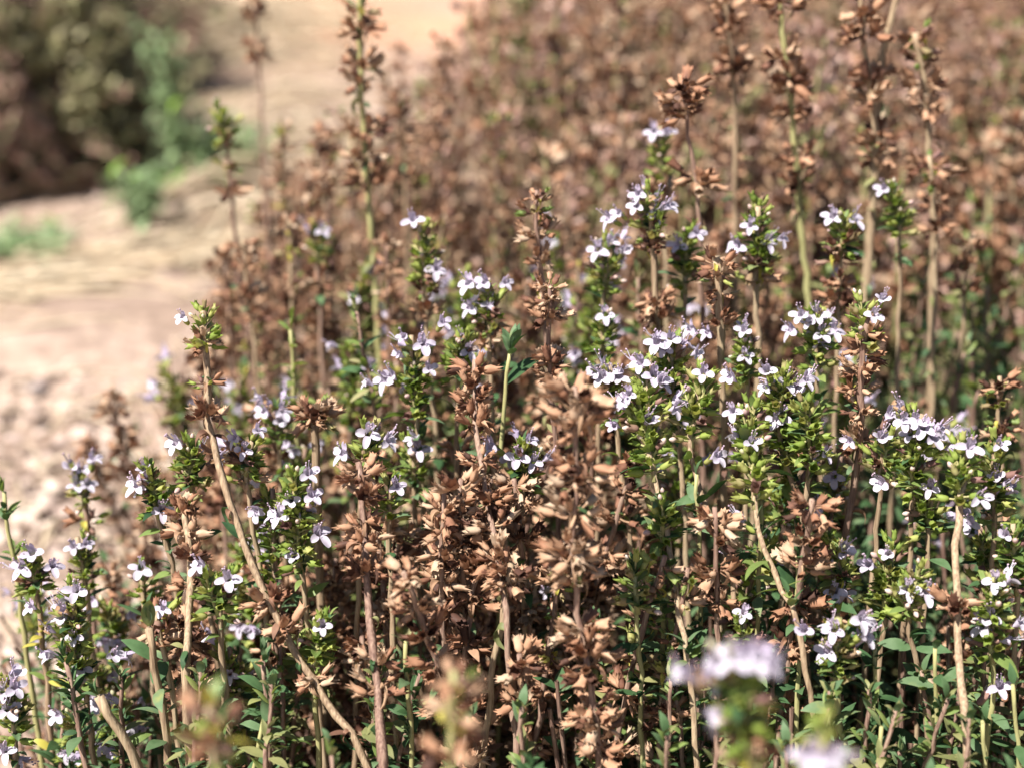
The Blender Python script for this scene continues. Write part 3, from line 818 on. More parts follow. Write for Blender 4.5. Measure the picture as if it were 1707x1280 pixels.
for i, (x, y, b, lab) in enumerate([
        (1270, 830, 1100, 'grey-green leafy shoot with paired leaves below the star-like flower'),
        (1330, 930, 1200, 'broad-leaved green shoot with one bright folded leaf beside the slanting stem'),
        (1160, 790, 1050, 'green leafy shoot under the yellow-green budding sprig'),
        (1460, 1070, 1300, 'large-leaved shoot with wide green leaves beneath the hanging white flower'),
        (1560, 1080, 1300, 'dense leafy shoot left of the thick-stemmed sprig, bottom right'),
        (1690, 1140, 1330, 'grey-green leafy shoot with long narrow leaves in the bottom right corner'),
        (1385, 1160, 1330, 'leafy shoot with pointed green leaves right of the blurred lilac crown'),
        (1105, 850, 1120, 'thin green shoot with small leaves between the brown stalks, right of centre'),
        (675, 1070, 1280, 'green shoot with two bright round leaves among seed heads, lower centre'),
        (1470, 1210, 1340, 'low leafy shoot cut by the bottom edge, right half'),
        (1640, 1200, 1350, 'leafy shoot at the foot of the thick-stemmed sprig'),
        (1060, 960, 1200, 'olive tuft of calyces and small leaves right of the blurred brown stalk')]):
    hero([(x, y), (x + 6 * ((i % 3) - 1), (y + b) // 2), (x + 10 * ((i % 3) - 1), b)], D0 - .006 - .00004 * max(0, y - 800), lab, 'leafy', lv=(y + 3, b), gap=.008, lsize=[.95, 1.15, .85][i % 3],
         shoots=.45, lmats=('leaf',), seed=i, B=[y + 8] if i in (7, 11) else ())

# --- the tall dried stalks of the back rows
hero([(1297, -60), (1304, 60), (1318, 170), (1332, 320), (1338, 420), (1348, 520)], .445, 'very tall dried stalk with spread seed cups and a long green-tan stem, upper right', 'dry', W=[-40, 5, 88, 128, 148, 185, 262, 300], stem=('stem_green', .0010, .0015), hs=1.28)
hero([(1432, -60), (1440, 60), (1452, 160), (1462, 260), (1452, 370), (1445, 480)], .44, 'very tall dried stalk with full apricot seed whorls, right of the green-tan stem', 'dry', W=[-30, 30, 62, 130, 160, 228, 258], stem=('stem_tan', .0010, .0016), hs=1.35)
hero([(1505, -60), (1490, 20), (1470, 90), (1466, 160)], .45, 'thick bare stem curving down from the top edge beside the apricot stalk', 'dry', W=[-40, 145], stem=('stem_tan', .0012, .0015))
hero([(1525, 55), (1538, 130), (1545, 200), (1552, 280), (1556, 400)], .45, 'dried stalk with olive tip and pale seed cups, right of the apricot stalk', 'dry', X=[65, 95], W=[140, 180, 280], stem=('stem_tan', .0011, .0014), hs=1.28)
hero([(1208, -50), (1212, 30), (1220, 110), (1225, 200)], .47, 'dried stalk with orange-brown cups at the top edge, left of the green-tan stem', 'dry', W=[10, 40, 100, 120], stem=('stem_tan', .0009, .0012), hs=1.28)
hero([(1138, 135), (1146, 220), (1160, 310), (1168, 430)], .41, 'dark russet stalk with a dense bristly head in the upper back row', 'dry', W=[150, 172, 195, 300], stem=BR, hs=1.28)
hero([(1495, 310), (1498, 370), (1500, 470)], .43, 'blurred sprig with a vivid green tip and one lilac flower, far right', 'flower', B=[325, 350], F=[(1473, 314)], lv=(330, 460), lmats=('leaf_young', 'leaf'))
hero([(1550, 260), (1556, 330), (1560, 450)], .45, 'yellowing dried stalk with olive calyces behind the vivid green tip', 'dry', X=[275, 300], W=[340, 380])
hero([(1620, 560 - 170), (1610, 480), (1600, 600)], .47, 'brown stalk fading into the dark hollow at the right', 'dry', W=[405, 440, 480])
hero([(600, -50), (600, 60), (603, 170), (610, 290), (622, 420), (630, 560)], .47, 'tall dark stalk with bristly whorls and yellow-green stem crossing the path, upper left', 'dry', X=[-20, 20], W=[50, 105, 135, 220, 262, 300], lv=(-40, 300), lsize=.7, stem=('stem_green', .0009, .0014), hs=1.25)
hero([(420, -60), (426, 20), (432, 110), (440, 260)], .62, 'thin dark stalk reaching in from the top edge over the straw', 'dry', W=[-30, 0, 30, 75, 95], stem=BR)
hero([(372, 185), (378, 240), (384, 300), (395, 430), (410, 560)], .52, 'blurred stalk with green tip in front of the bluish weed', 'dry', B=[195], X=[215, 240, 280], W=[320], stem=BR)
hero([(738, 55), (742, 130), (738, 220), (730, 330)], .62, 'faint reddish dried stalk at the upper centre against the soil', 'dry', W=[75, 105, 135, 160, 200, 235], stem=BR)
hero([(668, 155), (672, 230), (676, 330)], .58, 'olive seed tuft on a dried stalk beside the tall dark stalk', 'dry', X=[165], W=[190, 230, 280])
hero([(525, 375), (530, 440), (535, 560)], .50, 'shadowed sprig with two white flowers on the path side of the back row', 'flower', B=[400], W=[440, 470], F=[(538, 383), (510, 380)], lv=(400, 540), stem=BR)
hero([(540, 205), (542, 280), (548, 380)], .58, 'narrow blackish stalk left of the tall dark stalk', 'dry', W=[220, 250, 285, 320], stem=BR)
hero([(468, 200), (470, 270), (480, 380)], .60, 'blurred brown stalk with pale yellow leaves above the straw', 'dry', X=[215], W=[245, 290, 320], lv=(230, 370), lmats=('leaf_yellow', 'dry_leaf'))
hero([(5, 820), (15, 880), (30, 980)], D0 + .03, 'olive leafy tip at the far left edge over the path', 'leafy', lv=(822, 970), lmats=('leaf_young', 'leaf'), lsize=.9)
hero([(405, 400), (412, 470), (425, 580)], .50, 'loose dried stalk leaning at the path edge above the leaning tip', 'dry', W=[415, 445, 490, 530])


# ------------------------------------------------------------------ the rest of the row: one of each kind built, then copied
def row_left(Y):
    """left edge of the thyme row on the ground"""
    P = [(.0, -.15), (.36, -.14), (.6, -.135), (.9, -.125), (1.26, -.09), (2, -.06), (3.6, .25)]
    for (a, xa), (b, xb) in zip(P, P[1:]):
        if Y <= b:
            return xa + (xb - xa) * (Y - a) / (b - a)
    return P[-1][1]


def proto(kind, rng, H):
    n = 5
    pts, x, y = [], 0.0, 0.0
    bx, by = rng.uniform(-.02, .02), rng.uniform(-.02, .02)
    for i in range(n):
        f = i / (n - 1)
        pts.append(Vector((bx * (1 - f) ** 1.6 + rng.uniform(-.002, .002), by * (1 - f) ** 1.6 + rng.uniform(-.002, .002), H * (1 - f) - .004 * (i == n - 1))))
    if kind == 'dry':
        s, W = .002, []
        g = rng.uniform(.006, .009)
        while s < H * rng.uniform(.48, .65):
            W.append(s); s += g * rng.uniform(.8, 1.4); g *= 1.14
        X = W[:rng.choice([1, 2, 4])] if rng.random() < .55 else []
        return build_sprig('dried_thyme_stalk', None, 'dried stalk', None, pts, rng, 'dry', W[len(X):], X, (), (), (H * .35, H * .95) if rng.random() < .7 else None,
                           rng.choice([('stem_tan', .0006, .0012), ('stem_brown', .0006, .0012), ('stem_brown', .0006, .0013)]), 1.0, .35, .009, .8, ('leaf', 'leaf_olive', 'dry_leaf', 'leaf_young'))
    if kind == 'flower':
        B = [.004, .011] + ([.019] if rng.random() < .6 else [])
        fl = []
        for k in range(rng.choice([3, 4, 5])):
            az = rng.uniform(0, TAU); h = rng.uniform(-.002, .016)
            d = rand_dir(rng, az, rng.uniform(0, .7))
            fl.append((pts[0] + Vector((0, 0, -h)) + d * .0072 - Vector((0, 0, .004)) + pts[-1] * 0 + Vector((0, 0, .004)), d))
        return build_sprig('flowering_thyme_sprig', None, 'flowering sprig', None, pts, rng, 'flower', [.034] if rng.random() < .4 else [], [.027] if rng.random() < .4 else [], B, fl,
                           (.014, H * .85), ('stem_brown', .0006, .0011), 1.0, .7, .0075, .95, ('leaf', 'leaf', 'leaf_young'))
    return build_sprig('leafy_thyme_shoot', None, 'leafy shoot', None, pts, rng, 'leafy', (), (), (), (), (.001, H * .9), ('stem_brown', .0005, .0011), 1.0, .85, .0056,
                       rng.uniform(.82, 1.15), ('leaf',) if H < .14 else ('leaf', 'leaf_olive', 'leaf_young'))


def kids(o):
    return [c for c in CH.get(o.name, [])]


def copy_tree(o, parent=None):
    c = o.copy(); COL.objects.link(c)
    if parent is not None:
        c.parent = parent
    for ch in kids(o):
        copy_tree(ch, c)
    return c


rngp = random.Random(77)
PROTO = {}
CH = {}
for kind, hs in (('dry', (.135, .15, .16, .17, .18, .19, .2, .21, .22, .235, .25)), ('flower', (.13, .15, .16, .17, .18, .19, .2)), ('leafy', (.08, .1, .11, .12, .13, .14, .15, .165, .18, .19))):
    PROTO[kind] = [[proto(kind, rngp, h), h, False] for h in hs]
for o in sc.objects:
    if o.parent is not None:
        CH.setdefault(o.parent.name, []).append(o)

LABELS = {
    ('dry', 'near'): 'brown seed stalk crowded in among the sharp front rows',
    ('dry', 'mid'): 'brown seed stalk in the blurred ranks just behind the flowers',
    ('dry', 'far'): 'dried brown stalk in the soft crowd filling the upper right',
    ('flower', 'near'): 'flowering sprig half hidden among the front leaves',
    ('flower', 'mid'): 'blurred flowering sprig among brown stalks behind the bright clump',
    ('leafy', 'near'): 'low leafy green shoot filling the gaps between front stems',
    ('leafy', 'mid'): 'blurred dark leafy shoot in the hollow behind the flowers',
}
GROUPS = {'dry': 'dried thyme stalks', 'flower': 'flowering thyme sprigs', 'leafy': 'leafy thyme shoots'}
occupied = []


def place(kind, x, Y, H, zone, rng, tilt=.12):
    cand = sorted(PROTO[kind], key=lambda p: abs(p[1] - H) + rng.uniform(0, .022))[0]
    if not cand[2]:
        o = cand[0]; cand[2] = True
    else:
        o = copy_tree(cand[0])
    s = H / cand[1]
    s = min(1.18, max(.86, s))
    o.matrix_local = Matrix.Translation((x, Y, 0)) @ Matrix.Rotation(rng.uniform(-tilt, tilt), 4, 'X') @ Matrix.Rotation(rng.uniform(-tilt, tilt), 4, 'Y') @ \
        Matrix.Rotation(rng.uniform(0, TAU), 4, 'Z') @ Matrix.Scale(s, 4)
    o['label'] = LABELS[(kind, zone)]
    o['group'] = {'near': GROUPS[kind] + ' of the front rows', 'mid': GROUPS[kind] + ' behind the flowers', 'far': GROUPS[kind] + ' at the back'}[zone]
    return o


def top_z(px, py, Y):
    """height at which a tip at world depth Y shows at photo row py"""
    return at_d(px, py, d_of_Y(py, Y)).z


def px_of(x, Y, z=.17):
    d = Y * CS - (z - CAM.z) * SN
    return 853.5 + x / d * FPX


rf = random.Random(5)


def fill(kind, zone, n, Y0, Y1, hfun, accept=None, mind=.008):
    k = tries = 0
    while k < n and tries < n * 40:
        tries += 1
        Y = Y0 + (Y1 - Y0) * rf.random() ** .9
        half = .36 * Y + .02
        x = rf.uniform(max(row_left(Y), -half), half)
        px = px_of(x, Y)
        if accept and not accept(px, Y, x):
            continue
        if any((x - a) ** 2 + (Y - b) ** 2 < mind * mind for a, b in occupied):
            continue
        H = hfun(px, Y)
        if H is None or H < .05:
            continue
        occupied.append((x, Y)); place(kind, x, Y, H, zone, rf); k += 1


def lerp(a, b, t):
    return a + (b - a) * min(1, max(0, t))


# photo row that a front-row tip may reach, from left to right
def skyline(px):
    P = [(0, 1060), (150, 1040), (260, 860), (420, 800), (520, 720), (640, 700), (800, 640), (980, 640), (1100, 680), (1350, 690), (1500, 730), (1707, 760)]
    for (a, ya), (b, yb) in zip(P, P[1:]):
        if px <= b:
            return lerp(ya, yb, (px - a) / (b - a))
    return P[-1][1]


def h_front(px, Y):
    return top_z(px, skyline(px) + rf.uniform(60, 330), Y)


def h_mid(px, Y):
    top = skyline(px) - lerp(0, 260, (Y - .36) / .16)
    return min(.235, top_z(px, top + rf.uniform(-20, 160), Y))


def h_far(px, Y):
    if px > 1040:
        return rf.uniform(.19, .262)
    if px > 640:
        return min(.25, top_z(px, rf.uniform(90, 330), Y))
    return min(.2, top_z(px, lerp(470, 130, (px - 380) / 260) + rf.uniform(-60, 260), Y))


hollow = lambda px, Y: px > 1430 and .38 < Y < .60
browns = lambda px: 480 < px < 1080
fill('dry', 'near', 46, .318, .40, lambda px, Y: top_z(px, skyline(px) + rf.uniform(90, 430), Y), lambda px, Y, x: browns(px) and rf.random() < .95 or rf.random() < .10)
fill('flower', 'near', 22, .33, .40, lambda px, Y: top_z(px, skyline(px) + rf.uniform(20, 300), Y), lambda px, Y, x: px > 1000 or px < 560)
fill('leafy', 'near', 140, .25, .42, lambda px, Y: min(.14, top_z(px, skyline(px) + rf.uniform(150, 520), Y)), lambda px, Y, x: px > 1050 or px < 470 or rf.random() < .13, .006)
fill('flower', 'mid', 34, .40, .55, h_mid, lambda px, Y, x: not hollow(px, Y))
fill('dry', 'mid', 80, .39, .60, h_mid, lambda px, Y, x: not hollow(px, Y))
fill('leafy', 'mid', 35, .40, .62, lambda px, Y: rf.uniform(.09, .15), lambda px, Y, x: hollow(px, Y) or rf.random() < .25)
fill('leafy', 'mid', 40, .38, .6, lambda px, Y: min(.2, top_z(px, skyline(px) - 60 + rf.uniform(-120, 160), Y)), lambda px, Y, x: 430 < px < 1150, .007)
fill('leafy', 'mid', 80, .39, .64, lambda px, Y: rf.uniform(.10, .185), lambda px, Y, x: px > 1400, .007)
fill('dry', 'far', 45, .45, .85, h_far, lambda px, Y, x: 360 < px < 680, .008)
fill('dry', 'far', 120, .50, .95, h_far, lambda px, Y, x: not hollow(px, Y), .012)
for k in PROTO:
    for p in PROTO[k]:
        if not p[2]:
            gone = [p[0]] + kids(p[0])
            gone += [g for c in kids(p[0]) for g in kids(c)]
            for g in reversed(gone):
                bpy.data.objects.remove(g)


# what lies beyond reads as one mass
def stand(name, n, Y0, Y1, label, leafy=.2, Hr=(.15, .23), xr=None):
    rr = random.Random(len(name) * 7 + n)
    st_m, cal_m, lf_m, gl_m = [], [], [], []
    cal_i = [[] for _ in LOWCAL]
    lf_i = [[] for _ in LEAFLOW]
    stems = []
    for i in range(n):
        Y = Y0 + (Y1 - Y0) * rr.random() ** 1.25
        half = .50 * Y
        lo = row_left(Y)
        x = rr.uniform(max(lo, -half), half) if xr is None else rr.uniform(*xr)
        if i % 9 == 0:      # the row goes on past the right edge of the frame
            Y = rr.uniform(.25, .62); x = rr.uniform(.44, .8) * Y + .045
        cl = math.sin(x * 23 + 1.3 * math.sin(Y * 9)) + math.sin(Y * 17 + x * 11) + .6 * math.sin(x * 61)
        if cl < rr.uniform(-1.6, .15):
            continue
        edge = min(1, (x - lo) / .12)
        if x < lo + .10:
            H_edge = rr.uniform(.45, .8)
        else:
            H_edge = 1.0
        H = H_edge * rr.uniform(*Hr) * (.72 + .28 * edge) * (.9 + .1 * cl)
        tip = Vector((x + rr.gauss(0, .02), Y + rr.gauss(0, .02), H))
        b = Vector((x, Y, -.003)); mid = b.lerp(tip, .5) + Vector((rr.gauss(0, .006), rr.gauss(0, .006), 0))
        stems.append(tube([b, mid, tip], [.0016, .0013, .0007], 3, rr.choice(['stem_brown', 'stem_brown', 'stem_tan', 'stem_green']), cap=False))
        kind_i = rr.choice([0, 1, 3, 3, 3, 1, 0, 2, 4]) 
        s, g = 0.0, rr.uniform(.007, .013)
        hmax = H * rr.uniform(.32, .66)
        while s < hmax:
            p = tip.lerp(mid, s / (H * .5)) if s < H * .5 else mid.lerp(b, (s - H * .5) / (H * .5))
            for k in range(rr.choice([5, 6, 7, 8])):
                d = rand_dir(rr, rr.uniform(0, TAU), rr.uniform(-.3, .9))
                m = M4(p + d * .003, rot_to(d), rr.uniform(.75, 1.35))
                cal_i[kind_i if rr.random() < .85 else rr.randrange(4)].append(np.array(m))
            s += g * rr.uniform(.7, 1.3); g *= 1.08
        if rr.random() < leafy:
            for k in range(14):
                p = tip.lerp(b, rr.uniform(.25, .9))
                d = rand_dir(rr, rr.uniform(0, TAU), rr.uniform(-.1, .8)); up = rot_to(d).col[1]
                lf_i[rr.randrange(len(LEAFLOW))].append(np.array(M4(p, Matrix((d, up.cross(d), up)).transposed(), rr.uniform(.9, 1.4))))
    ts = stems + [scatter(t, m) for t, m in zip(LOWCAL, cal_i) if m] + [scatter(t, m) for t, m in zip(LEAFLOW, lf_i) if m]
    link(name, mesh_of(name, join(ts)), label=label, category='plants', kind='stuff')


stand('dried_thyme_stand', 3900, .60, 3.6, 'mass of dried brown thyme filling the row towards the back', .34, (.145, .25))


def undergrowth(name, n, Y0, Y1, label):
    rr = random.Random(31)
    li = [[] for _ in LEAFLOW]; dl = []
    stems = []
    for i in range(n):
        Y = rr.uniform(Y0, Y1); lo = row_left(Y) - .01
        x = rr.uniform(max(lo, -.42 * Y), .52 * Y)
        H = rr.uniform(.03, .135 if x > .02 else .095)
        tip = Vector((x + rr.gauss(0, .026), Y + rr.gauss(0, .026), H)); b = Vector((x, Y, -.003))
        stems.append(tube([b, tip], [.0010, .0006], 4, 'stem_brown', cap=False))
        green = rr.random() < (.95 if x > .03 else .55)
        for k in range(rr.choice([10, 16, 24]) if x > .02 else rr.choice([8, 12, 16])):
            p = b.lerp(tip, rr.uniform(.2, 1))
            d = rand_dir(rr, rr.uniform(0, TAU), rr.uniform(-.2, .8)); up = rot_to(d).col[1]
            m = np.array(M4(p, Matrix((d, up.cross(d), up)).transposed(), rr.uniform(.5, 1.15)))
            (li[rr.randrange(len(LEAFLOW))] if green else dl).append(m)
    ts = stems + [scatter(t, m) for t, m in zip(LEAFLOW, li) if m] + [scatter(DLEAF[0], dl), ]
    link(name, mesh_of(name, join(ts)), label=label, category='undergrowth', kind='stuff')


undergrowth('thyme_undergrowth', 3200, .24, .75, 'tangle of low leaves and twigs under the thyme sprigs')


# ------------------------------------------------------------------ ground, stones, straw
def ground():
    def line(vals):
        return np.array(sorted(vals))
    xs = line(list(np.linspace(-1.3, 1.3, 131)) + [-60, -20, -8, -4, -2, 2, 4, 8, 20, 60])
    ys = line(list(np.linspace(.1, 4.5, 200)) + [-60, -20, -5, -1, -.3, 6, 9, 15, 30, 60])
    X, Y = np.meshgrid(xs, ys, indexing='ij')
    Z = np.zeros_like(X)
    r = np.random.default_rng(3)
    for k in range(28):
        f = r.uniform(4, 70); a = r.uniform(0, TAU); ph = r.uniform(0, TAU)
        Z += math.exp(-f / 40) * .0022 * np.sin(f * (X * math.cos(a) + Y * math.sin(a)) + ph)
    Z *= (np.abs(X) < 2) * (np.abs(Y) < 5)
    n, m = X.shape
    V = np.stack([X, Y, Z], -1).reshape(-1, 3)
    idx = np.arange(n * m).reshape(n, m)
    Q = np.stack([idx[:-1, :-1], idx[1:, :-1], idx[1:, 1:], idx[:-1, 1:]], -1).reshape(-1, 4)
    t = T.__new__(T)
    t.V, t.n, t.I, t.M = V, np.full(len(Q), 4, np.int32), Q.reshape(-1).astype(np.int32), np.full(len(Q), MID['sandy_soil'], np.int32)
    link('ground', mesh_of('ground', t), kind='structure', label='pinkish sandy soil of the path and bed')


ground()


def ico(sub):
    import bmesh
    bm = bmesh.new(); bmesh.ops.create_icosphere(bm, subdivisions=sub, radius=1)
    V = [tuple(v.co) for v in bm.verts]; F = [tuple(v.index for v in f.verts) for f in bm.faces]
    bm.free()
    return V, F


def rock_t(rng, mat, sub=2, rough=.22):
    V, F = ico(sub)
    V = np.array(V)
    for k in range(13):
        d = np.array(rand_dir(rng, rng.uniform(0, TAU), rng.uniform(-1.2, 1.2)))
        h = rng.uniform(.45, .85)
        q = V @ d
        V -= np.outer(np.maximum(0, q - h) * .85, d)
    V *= 1 + rough * (np.sin(V[:, [1]] * 5 + rng.uniform(0, 6)) * np.sin(V[:, [0]] * 4 + rng.uniform(0, 6))) * .4
    return T(V, F, mat)


rs = random.Random(9)
ROCKS = [rock_t(rs, 'pebble', 2) for _ in range(5)]
pm = [[] for _ in ROCKS]
for i in range(6500):
    Y = .5 + 2.6 * rs.random() ** 1.2
    x = rs.uniform(-.40 * Y - .02, row_left(Y) + .06)
    s = .0010 + .0062 * rs.random() ** 3.2
    m = M4(Vector((x, Y, s * .12)), Matrix.Rotation(rs.uniform(0, TAU), 3, 'Z') @ Matrix.Rotation(rs.uniform(-.3, .3), 3, 'X'),
           (s * rs.uniform(.8, 1.4), s * rs.uniform(.8, 1.2), s * rs.uniform(.45, .8)))
    pm[rs.randrange(5)].append(np.array(m))
link('gravel', mesh_of('gravel', join([scatter(t, m) for t, m in zip(ROCKS, pm)])), kind='stuff', category='gravel', label='small stones and grit scattered over the sandy path')

for px, py, w, mat, lab in [
        (208, 775, .017, 'pale_stone', 'largest cream stone on the near part of the path'),
        (150, 430, .020, 'pale_stone', 'bright whitish stone at the straw line on the left'),
        (300, 425, .014, 'pale_stone', 'whitish stone right of the green weed foot'),
        (455, 190, .024, 'grey_stone', 'flat grey-pink stone on the path beyond the straw'),
        (330, 505, .013, 'grey_stone', 'grey stone just above the leaning stalk tip'),
        (60, 650, .013, 'grey_stone', 'greyish stone low on the left of the path'),
        (520, 230, .022, 'pale_stone', 'pale stone beside the narrow blackish stalk'),
        (395, 640, .012, 'pebble', 'reddish stone right of the leaning stalk'),
        (90, 545, .012, 'pebble', 'pinkish stone under the straw line on the left'),
        (640, 175, .020, 'pale_stone', 'cream stone right of the tall dark stalk'),
        (240, 610, .011, 'pebble', 'brown stone left of the leaning stalk on the path'),
        (205, 650, .010, 'grey_stone', 'small lilac-grey stone near the largest cream stone')]:
    r = random.Random(px * 3 + py)
    p = ground_at(px, py)
    link('stone', mesh_of('stone', rock_t(r, mat, 3, .3)), None, M4((p.x, p.y, w * .10), Matrix.Rotation(r.uniform(0, TAU), 3, 'Z'), (w * .62, w * .5, w * .34)),
         label=lab, category='stone', group='stones on the path')


def straw_mass():
    r = random.Random(21); ts = []

    def blade(c, ang, L, w, arch):
        d = Vector((math.cos(ang), math.sin(ang), 0)); pts = []
        bend = r.uniform(-.5, .5)
        for k in range(6):
            f = k / 5 - .5
            a2 = ang + bend * f
            p = Vector(c) + Vector((math.cos(a2), math.sin(a2), 0)) * (L * f)
            p.z = c[2] + arch * (1 - 4 * f * f)
            pts.append(p)
        ts.append(tube(pts, [w * .8, w, w, w, w * .8, w * .4], 4, 'straw', cap=False))
    # a swept line of straw along the path edge, a second one at the far end, and odd bits between
    for i in range(120):
        f = r.random()
        p = ground_at(lerp(-60, 430, f), lerp(505, 415, f) + r.gauss(0, 22) + 14 * math.sin(f * 9))
        blade((p.x, p.y, .002 + .012 * r.random()), math.radians(r.gauss(14, 16)), r.uniform(.04, .14), r.uniform(.0006, .0017), r.uniform(0, .012))
    for i in range(110):
        p = ground_at(r.gauss(450, 75), r.gauss(62, 34))
        blade((p.x, p.y, .003 + .03 * r.random()), math.radians(r.gauss(12, 22)), r.uniform(.1, .35), r.uniform(.0012, .0028), r.uniform(0, .05))
    for i in range(700):
        Y = r.uniform(.55, 2.6)
        blade((r.uniform(-.42 * Y, row_left(Y) + .05), Y, .002), r.uniform(0, TAU), r.uniform(.012, .06), r.uniform(.0004, .0010), r.uniform(0, .006))
    for i in range(170):
        p = ground_at(r.uniform(300, 640), r.uniform(40, 400))
        blade((p.x, p.y, .002 + .02 * r.random()), math.radians(r.gauss(35, 30)), r.uniform(.05, .22), r.uniform(.0008, .002), r.uniform(0, .03))
    link('straw_litter', mesh_of('straw_litter', join(ts)), kind='stuff', category='straw', label='dry yellow straw lying across the path')


straw_mass()


# a brown stick in the shade of the left bush
r = random.Random(4)
a, b = ground_at(-60, 350), ground_at(150, 322)
pts = [a.lerp(b, k / 6) + Vector((0, r.uniform(-.006, .006), .012 + r.uniform(-.003, .003))) for k in range(7)]
c = pts[3].copy()
st = link('dry_stick', None, None, Matrix.Translation((c.x, c.y, 0)), label='long brown stick lying at the foot of the left bush', category='stick')
link('shaft', mesh_of('shaft', tube([p - Vector((c.x, c.y, 0)) for p in pts], [.004, .0048, .005, .0046, .0048, .0042, .003], 8, 'old_wood')), st)
q = pts[4] - Vector((c.x, c.y, 0))
link('twig', mesh_of('twig', tube([q, q + Vector((.02, .01, .012)), q + Vector((.045, .012, .016))], [.002, .0016, .0008], 6, 'old_wood')), st)


# two long arching grass stalks at the far end of the straw
def grass_stalk(pix, lab, r0=.0016):
    base = ground_at(*pix[0])
    Y = base.y
    pts = [base] + [at_d(x, y, d_of_Y(y, Y)) for x, y in pix[1:]]
    pp, tot = smooth_path(pts, 18)
    o = link('grass_stalk', None, None, Matrix.Translation(base), label=lab, category='grass stalk', group='arching dry grass stalks')
    loc = [p - base for p in pp]
    link('culm', mesh_of('culm', tube(loc, [r0 * (1 - .6 * k / 17) for k in range(18)], 6, 'straw')), o)
    rr = random.Random(int(pix[0][0]))
    bl = []
    for k in (3, 6, 9):
        d = Vector((rr.uniform(-1, 1), rr.uniform(-.4, .4), .5)).normalized()
        bl.append(tube([loc[k], loc[k] + d * .03, loc[k] + d * .06 + Vector((0, 0, -.012)), loc[k] + d * .085 + Vector((0, 0, -.035))], [.0012, .0016, .0012, .0003], 4, 'straw', cap=False))
    link('blade', mesh_of('blade', join(bl)), o)


grass_stalk([(335, 110), (345, 60), (385, 38), (430, 30)], 'dry grass stalk arching right over the hollow by the straw')
grass_stalk([(330, 120), (335, 60), (350, 5), (372, -50)], 'straight straw-coloured grass stalk leaving the top edge')


# ------------------------------------------------------------------ bushes on the far side of the path
def bush(cx, cy, rad, H, n, seed, lab):
    rr = random.Random(seed)
    o = link('thyme_bush', None, None, Matrix.Translation((cx, cy, 0)), label=lab, category='bush', group='thyme bushes across the path')
    stems, cal, lf, yl = [], [], [], []
    for i in range(n):
        a = rr.uniform(0, TAU); e = math.asin(rr.random() ** 1.25)
        q = rr.uniform(.78, 1.04) * (1 + .12 * math.sin(3 * a + seed) + .08 * math.sin(7 * a))
        tip = Vector((math.cos(a) * math.cos(e) * rad * q, math.sin(a) * math.cos(e) * rad * q, (.012 + (H - .012) * math.sin(e)) * q))
        b = Vector((tip.x * .25, tip.y * .25, -.003))
        mid = b.lerp(tip, .5) + Vector((rr.gauss(0, .008), rr.gauss(0, .008), .018))
        stems.append(tube([b, mid, tip], [.0016, .0012, .0006], 4, 'stem_brown' if rr.random() < .5 else 'stem_tan', cap=False))
        patch_v = math.sin(tip.x * 31 + seed) + math.sin(tip.z * 27 + tip.y * 19 + 2 * seed) + rr.gauss(0, .7)
        brown = patch_v > .45
        for k in range(46):
            f = rr.random() ** 1.8 * .8
            p = tip.lerp(mid, f * 2) if f < .5 else mid.lerp(b, f * 2 - 1)
            p = p + Vector((rr.gauss(0, .004), rr.gauss(0, .004), rr.gauss(0, .003)))
            d = rand_dir(rr, rr.uniform(0, TAU), rr.uniform(-.3, .9)); up = rot_to(d).col[1]
            if brown and rr.random() < .75:
                cal.append(np.array(M4(p + d * .003, rot_to(d), rr.uniform(.9, 1.4))))
            else:
                (yl if rr.random() < .9 else lf).append(np.array(M4(p, Matrix((d, up.cross(d), up)).transposed(), rr.uniform(1.0, 1.7))))
    link('stems', mesh_of('bush_stems', join(stems)), o)
    link('foliage', mesh_of('bush_foliage', join([scatter(LEAFLOW[0], lf), scatter(leaf_t(rr, nu=3, nv=2, mat='bush_leaf'), yl)])), o)
    link('seed_heads', mesh_of('bush_seeds', scatter(calyx_t(rr, L=.0056, mat='bush_calyx', opened=1.15, nseg=5, rings=3), cal)), o)


bush(-.50, 1.53, .155, .30, 1050, 1, 'big olive and brown thyme bush at the upper left, across the path')
bush(-.80, 1.60, .16, .24, 420, 2, 'thyme bush cut by the left edge, in front of the big olive bush')
bush(-.60, 2.05, .20, .30, 420, 3, 'rear thyme bush rising behind the big olive bush')
bush(-.62, 2.45, .22, .30, 300, 4, 'farthest thyme bush of the row across the path')


def weed(px, py, H, W, n, seed, lab, bright=.1, tall=False):
    rr = random.Random(seed)
    base = ground_at(px, py)
    o = link('green_weed', None, None, Matrix.Translation(base), label=lab, category='weed', group='green weeds on the path')
    st, lf = [], []
    for i in range(n):
        a = rr.uniform(0, TAU)
        h = H * rr.uniform(.5, 1.05); w = W * rr.uniform(.2, 1)
        tip = Vector((math.cos(a) * w, math.sin(a) * w * .8, h)); mid = tip * .5 + Vector((0, 0, h * .12))
        st.append(tube([Vector((0, 0, -.003)), mid, tip], [.0012, .001, .0006], 5, 'weed_leaf', cap=False))
        for k in range(9 if tall else 7):
            f = rr.uniform(.25, 1.0)
            p = mid.lerp(tip, f * 2 - 1) if f > .5 else Vector((0, 0, 0)).lerp(mid, f * 2)
            d = rand_dir(rr, rr.uniform(0, TAU), rr.uniform(-.2, .9)); up = rot_to(d).col[1]
            lf.append(leaf_t(rr, .020, .0065, 'weed_leaf_bright' if rr.random() < bright else 'weed_leaf', 6, 4, .8, .4).x(
                M4(p, Matrix((d, up.cross(d), up)).transposed(), rr.uniform(.6, 1.15))))
    link('stems', mesh_of('weed_stems', join(st)), o)
    link('foliage', mesh_of('weed_foliage', join(lf)), o)


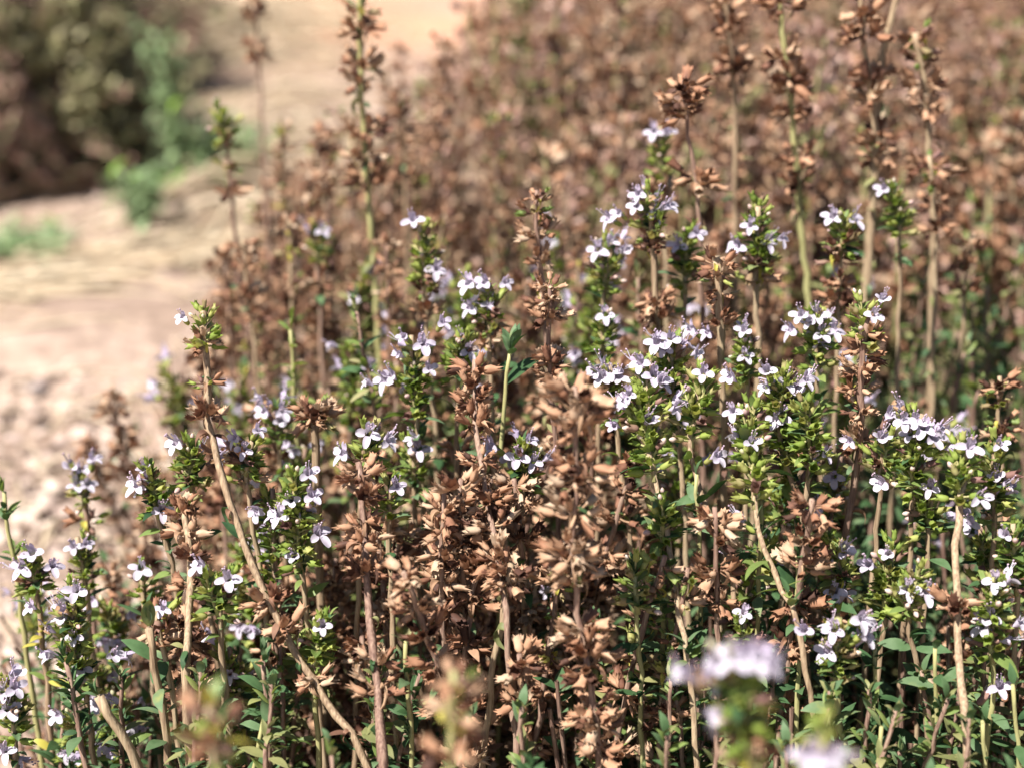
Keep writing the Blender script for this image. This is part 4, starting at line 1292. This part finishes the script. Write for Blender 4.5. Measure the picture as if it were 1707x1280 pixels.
weed(240, 405, .072, .034, 24, 1, 'bluish-green weed nearest the straw line on the path', .04)
weed(372, 322, .075, .060, 48, 2, 'bluish-green weed beside the big olive bush foot', .08)
weed(268, 340, .022, .02, 8, 3, 'bright yellow-green weed tuft between the two bluish weeds', .9)
weed(296, 326, .165, .028, 20, 4, 'tall thin bluish weed growing up along the big olive bush', .02, True)
weed(30, 442, .03, .06, 34, 5, 'low spreading bluish weed at the left edge', .02)
weed(430, 105, .035, .02, 6, 6, 'dark low weed in the hollow by the far straw', .05)

# ------------------------------------------------------------------ camera, sun, sky
cam = bpy.data.cameras.new('camera')
cam.sensor_width = 36; cam.sensor_fit = 'HORIZONTAL'
cam.lens = 18 / math.tan(math.radians(19))
cam.clip_start = .01; cam.clip_end = 300
cam.dof.use_dof = True
cam.dof.focus_distance = FOCUS
cam.dof.aperture_fstop = 9.3
cam.dof.aperture_blades = 0
co = bpy.data.objects.new('camera', cam); COL.objects.link(co)
co.location = CAM; co.rotation_euler = (math.radians(90) - PITCH, 0, 0)
sc.camera = co

SUN = Vector((-.42, -.38, .80)).normalized()
el = math.asin(SUN.z); az = math.atan2(SUN.x, SUN.y)
sl = bpy.data.lights.new('sun', 'SUN'); sl.energy = 5.0; sl.angle = math.radians(.5); sl.color = (1.0, .955, .90)
so = bpy.data.objects.new('sun', sl); COL.objects.link(so)
so.rotation_euler = SUN.to_track_quat('Z', 'Y').to_euler()
so.location = (0, 0, 3)

w = bpy.data.worlds.new('World'); sc.world = w; w.use_nodes = True
nt = w.node_tree; bg = nt.nodes['Background']
sky = nt.nodes.new('ShaderNodeTexSky'); sky.sky_type = 'NISHITA'; sky.sun_disc = False
sky.sun_elevation = el; sky.sun_rotation = az
nt.links.new(sky.outputs['Color'], bg.inputs['Color']); bg.inputs['Strength'].default_value = .05

sc.view_settings.view_transform = 'Standard'; sc.view_settings.look = 'None'
sc.view_settings.exposure = 1.05; sc.view_settings.gamma = 1
sc.render.engine = 'CYCLES'
sc.cycles.use_denoising = True
sc.cycles.max_bounces = 4; sc.cycles.diffuse_bounces = 1; sc.cycles.glossy_bounces = 2; sc.cycles.transmission_bounces = 4
sc.cycles.transparent_max_bounces = 4
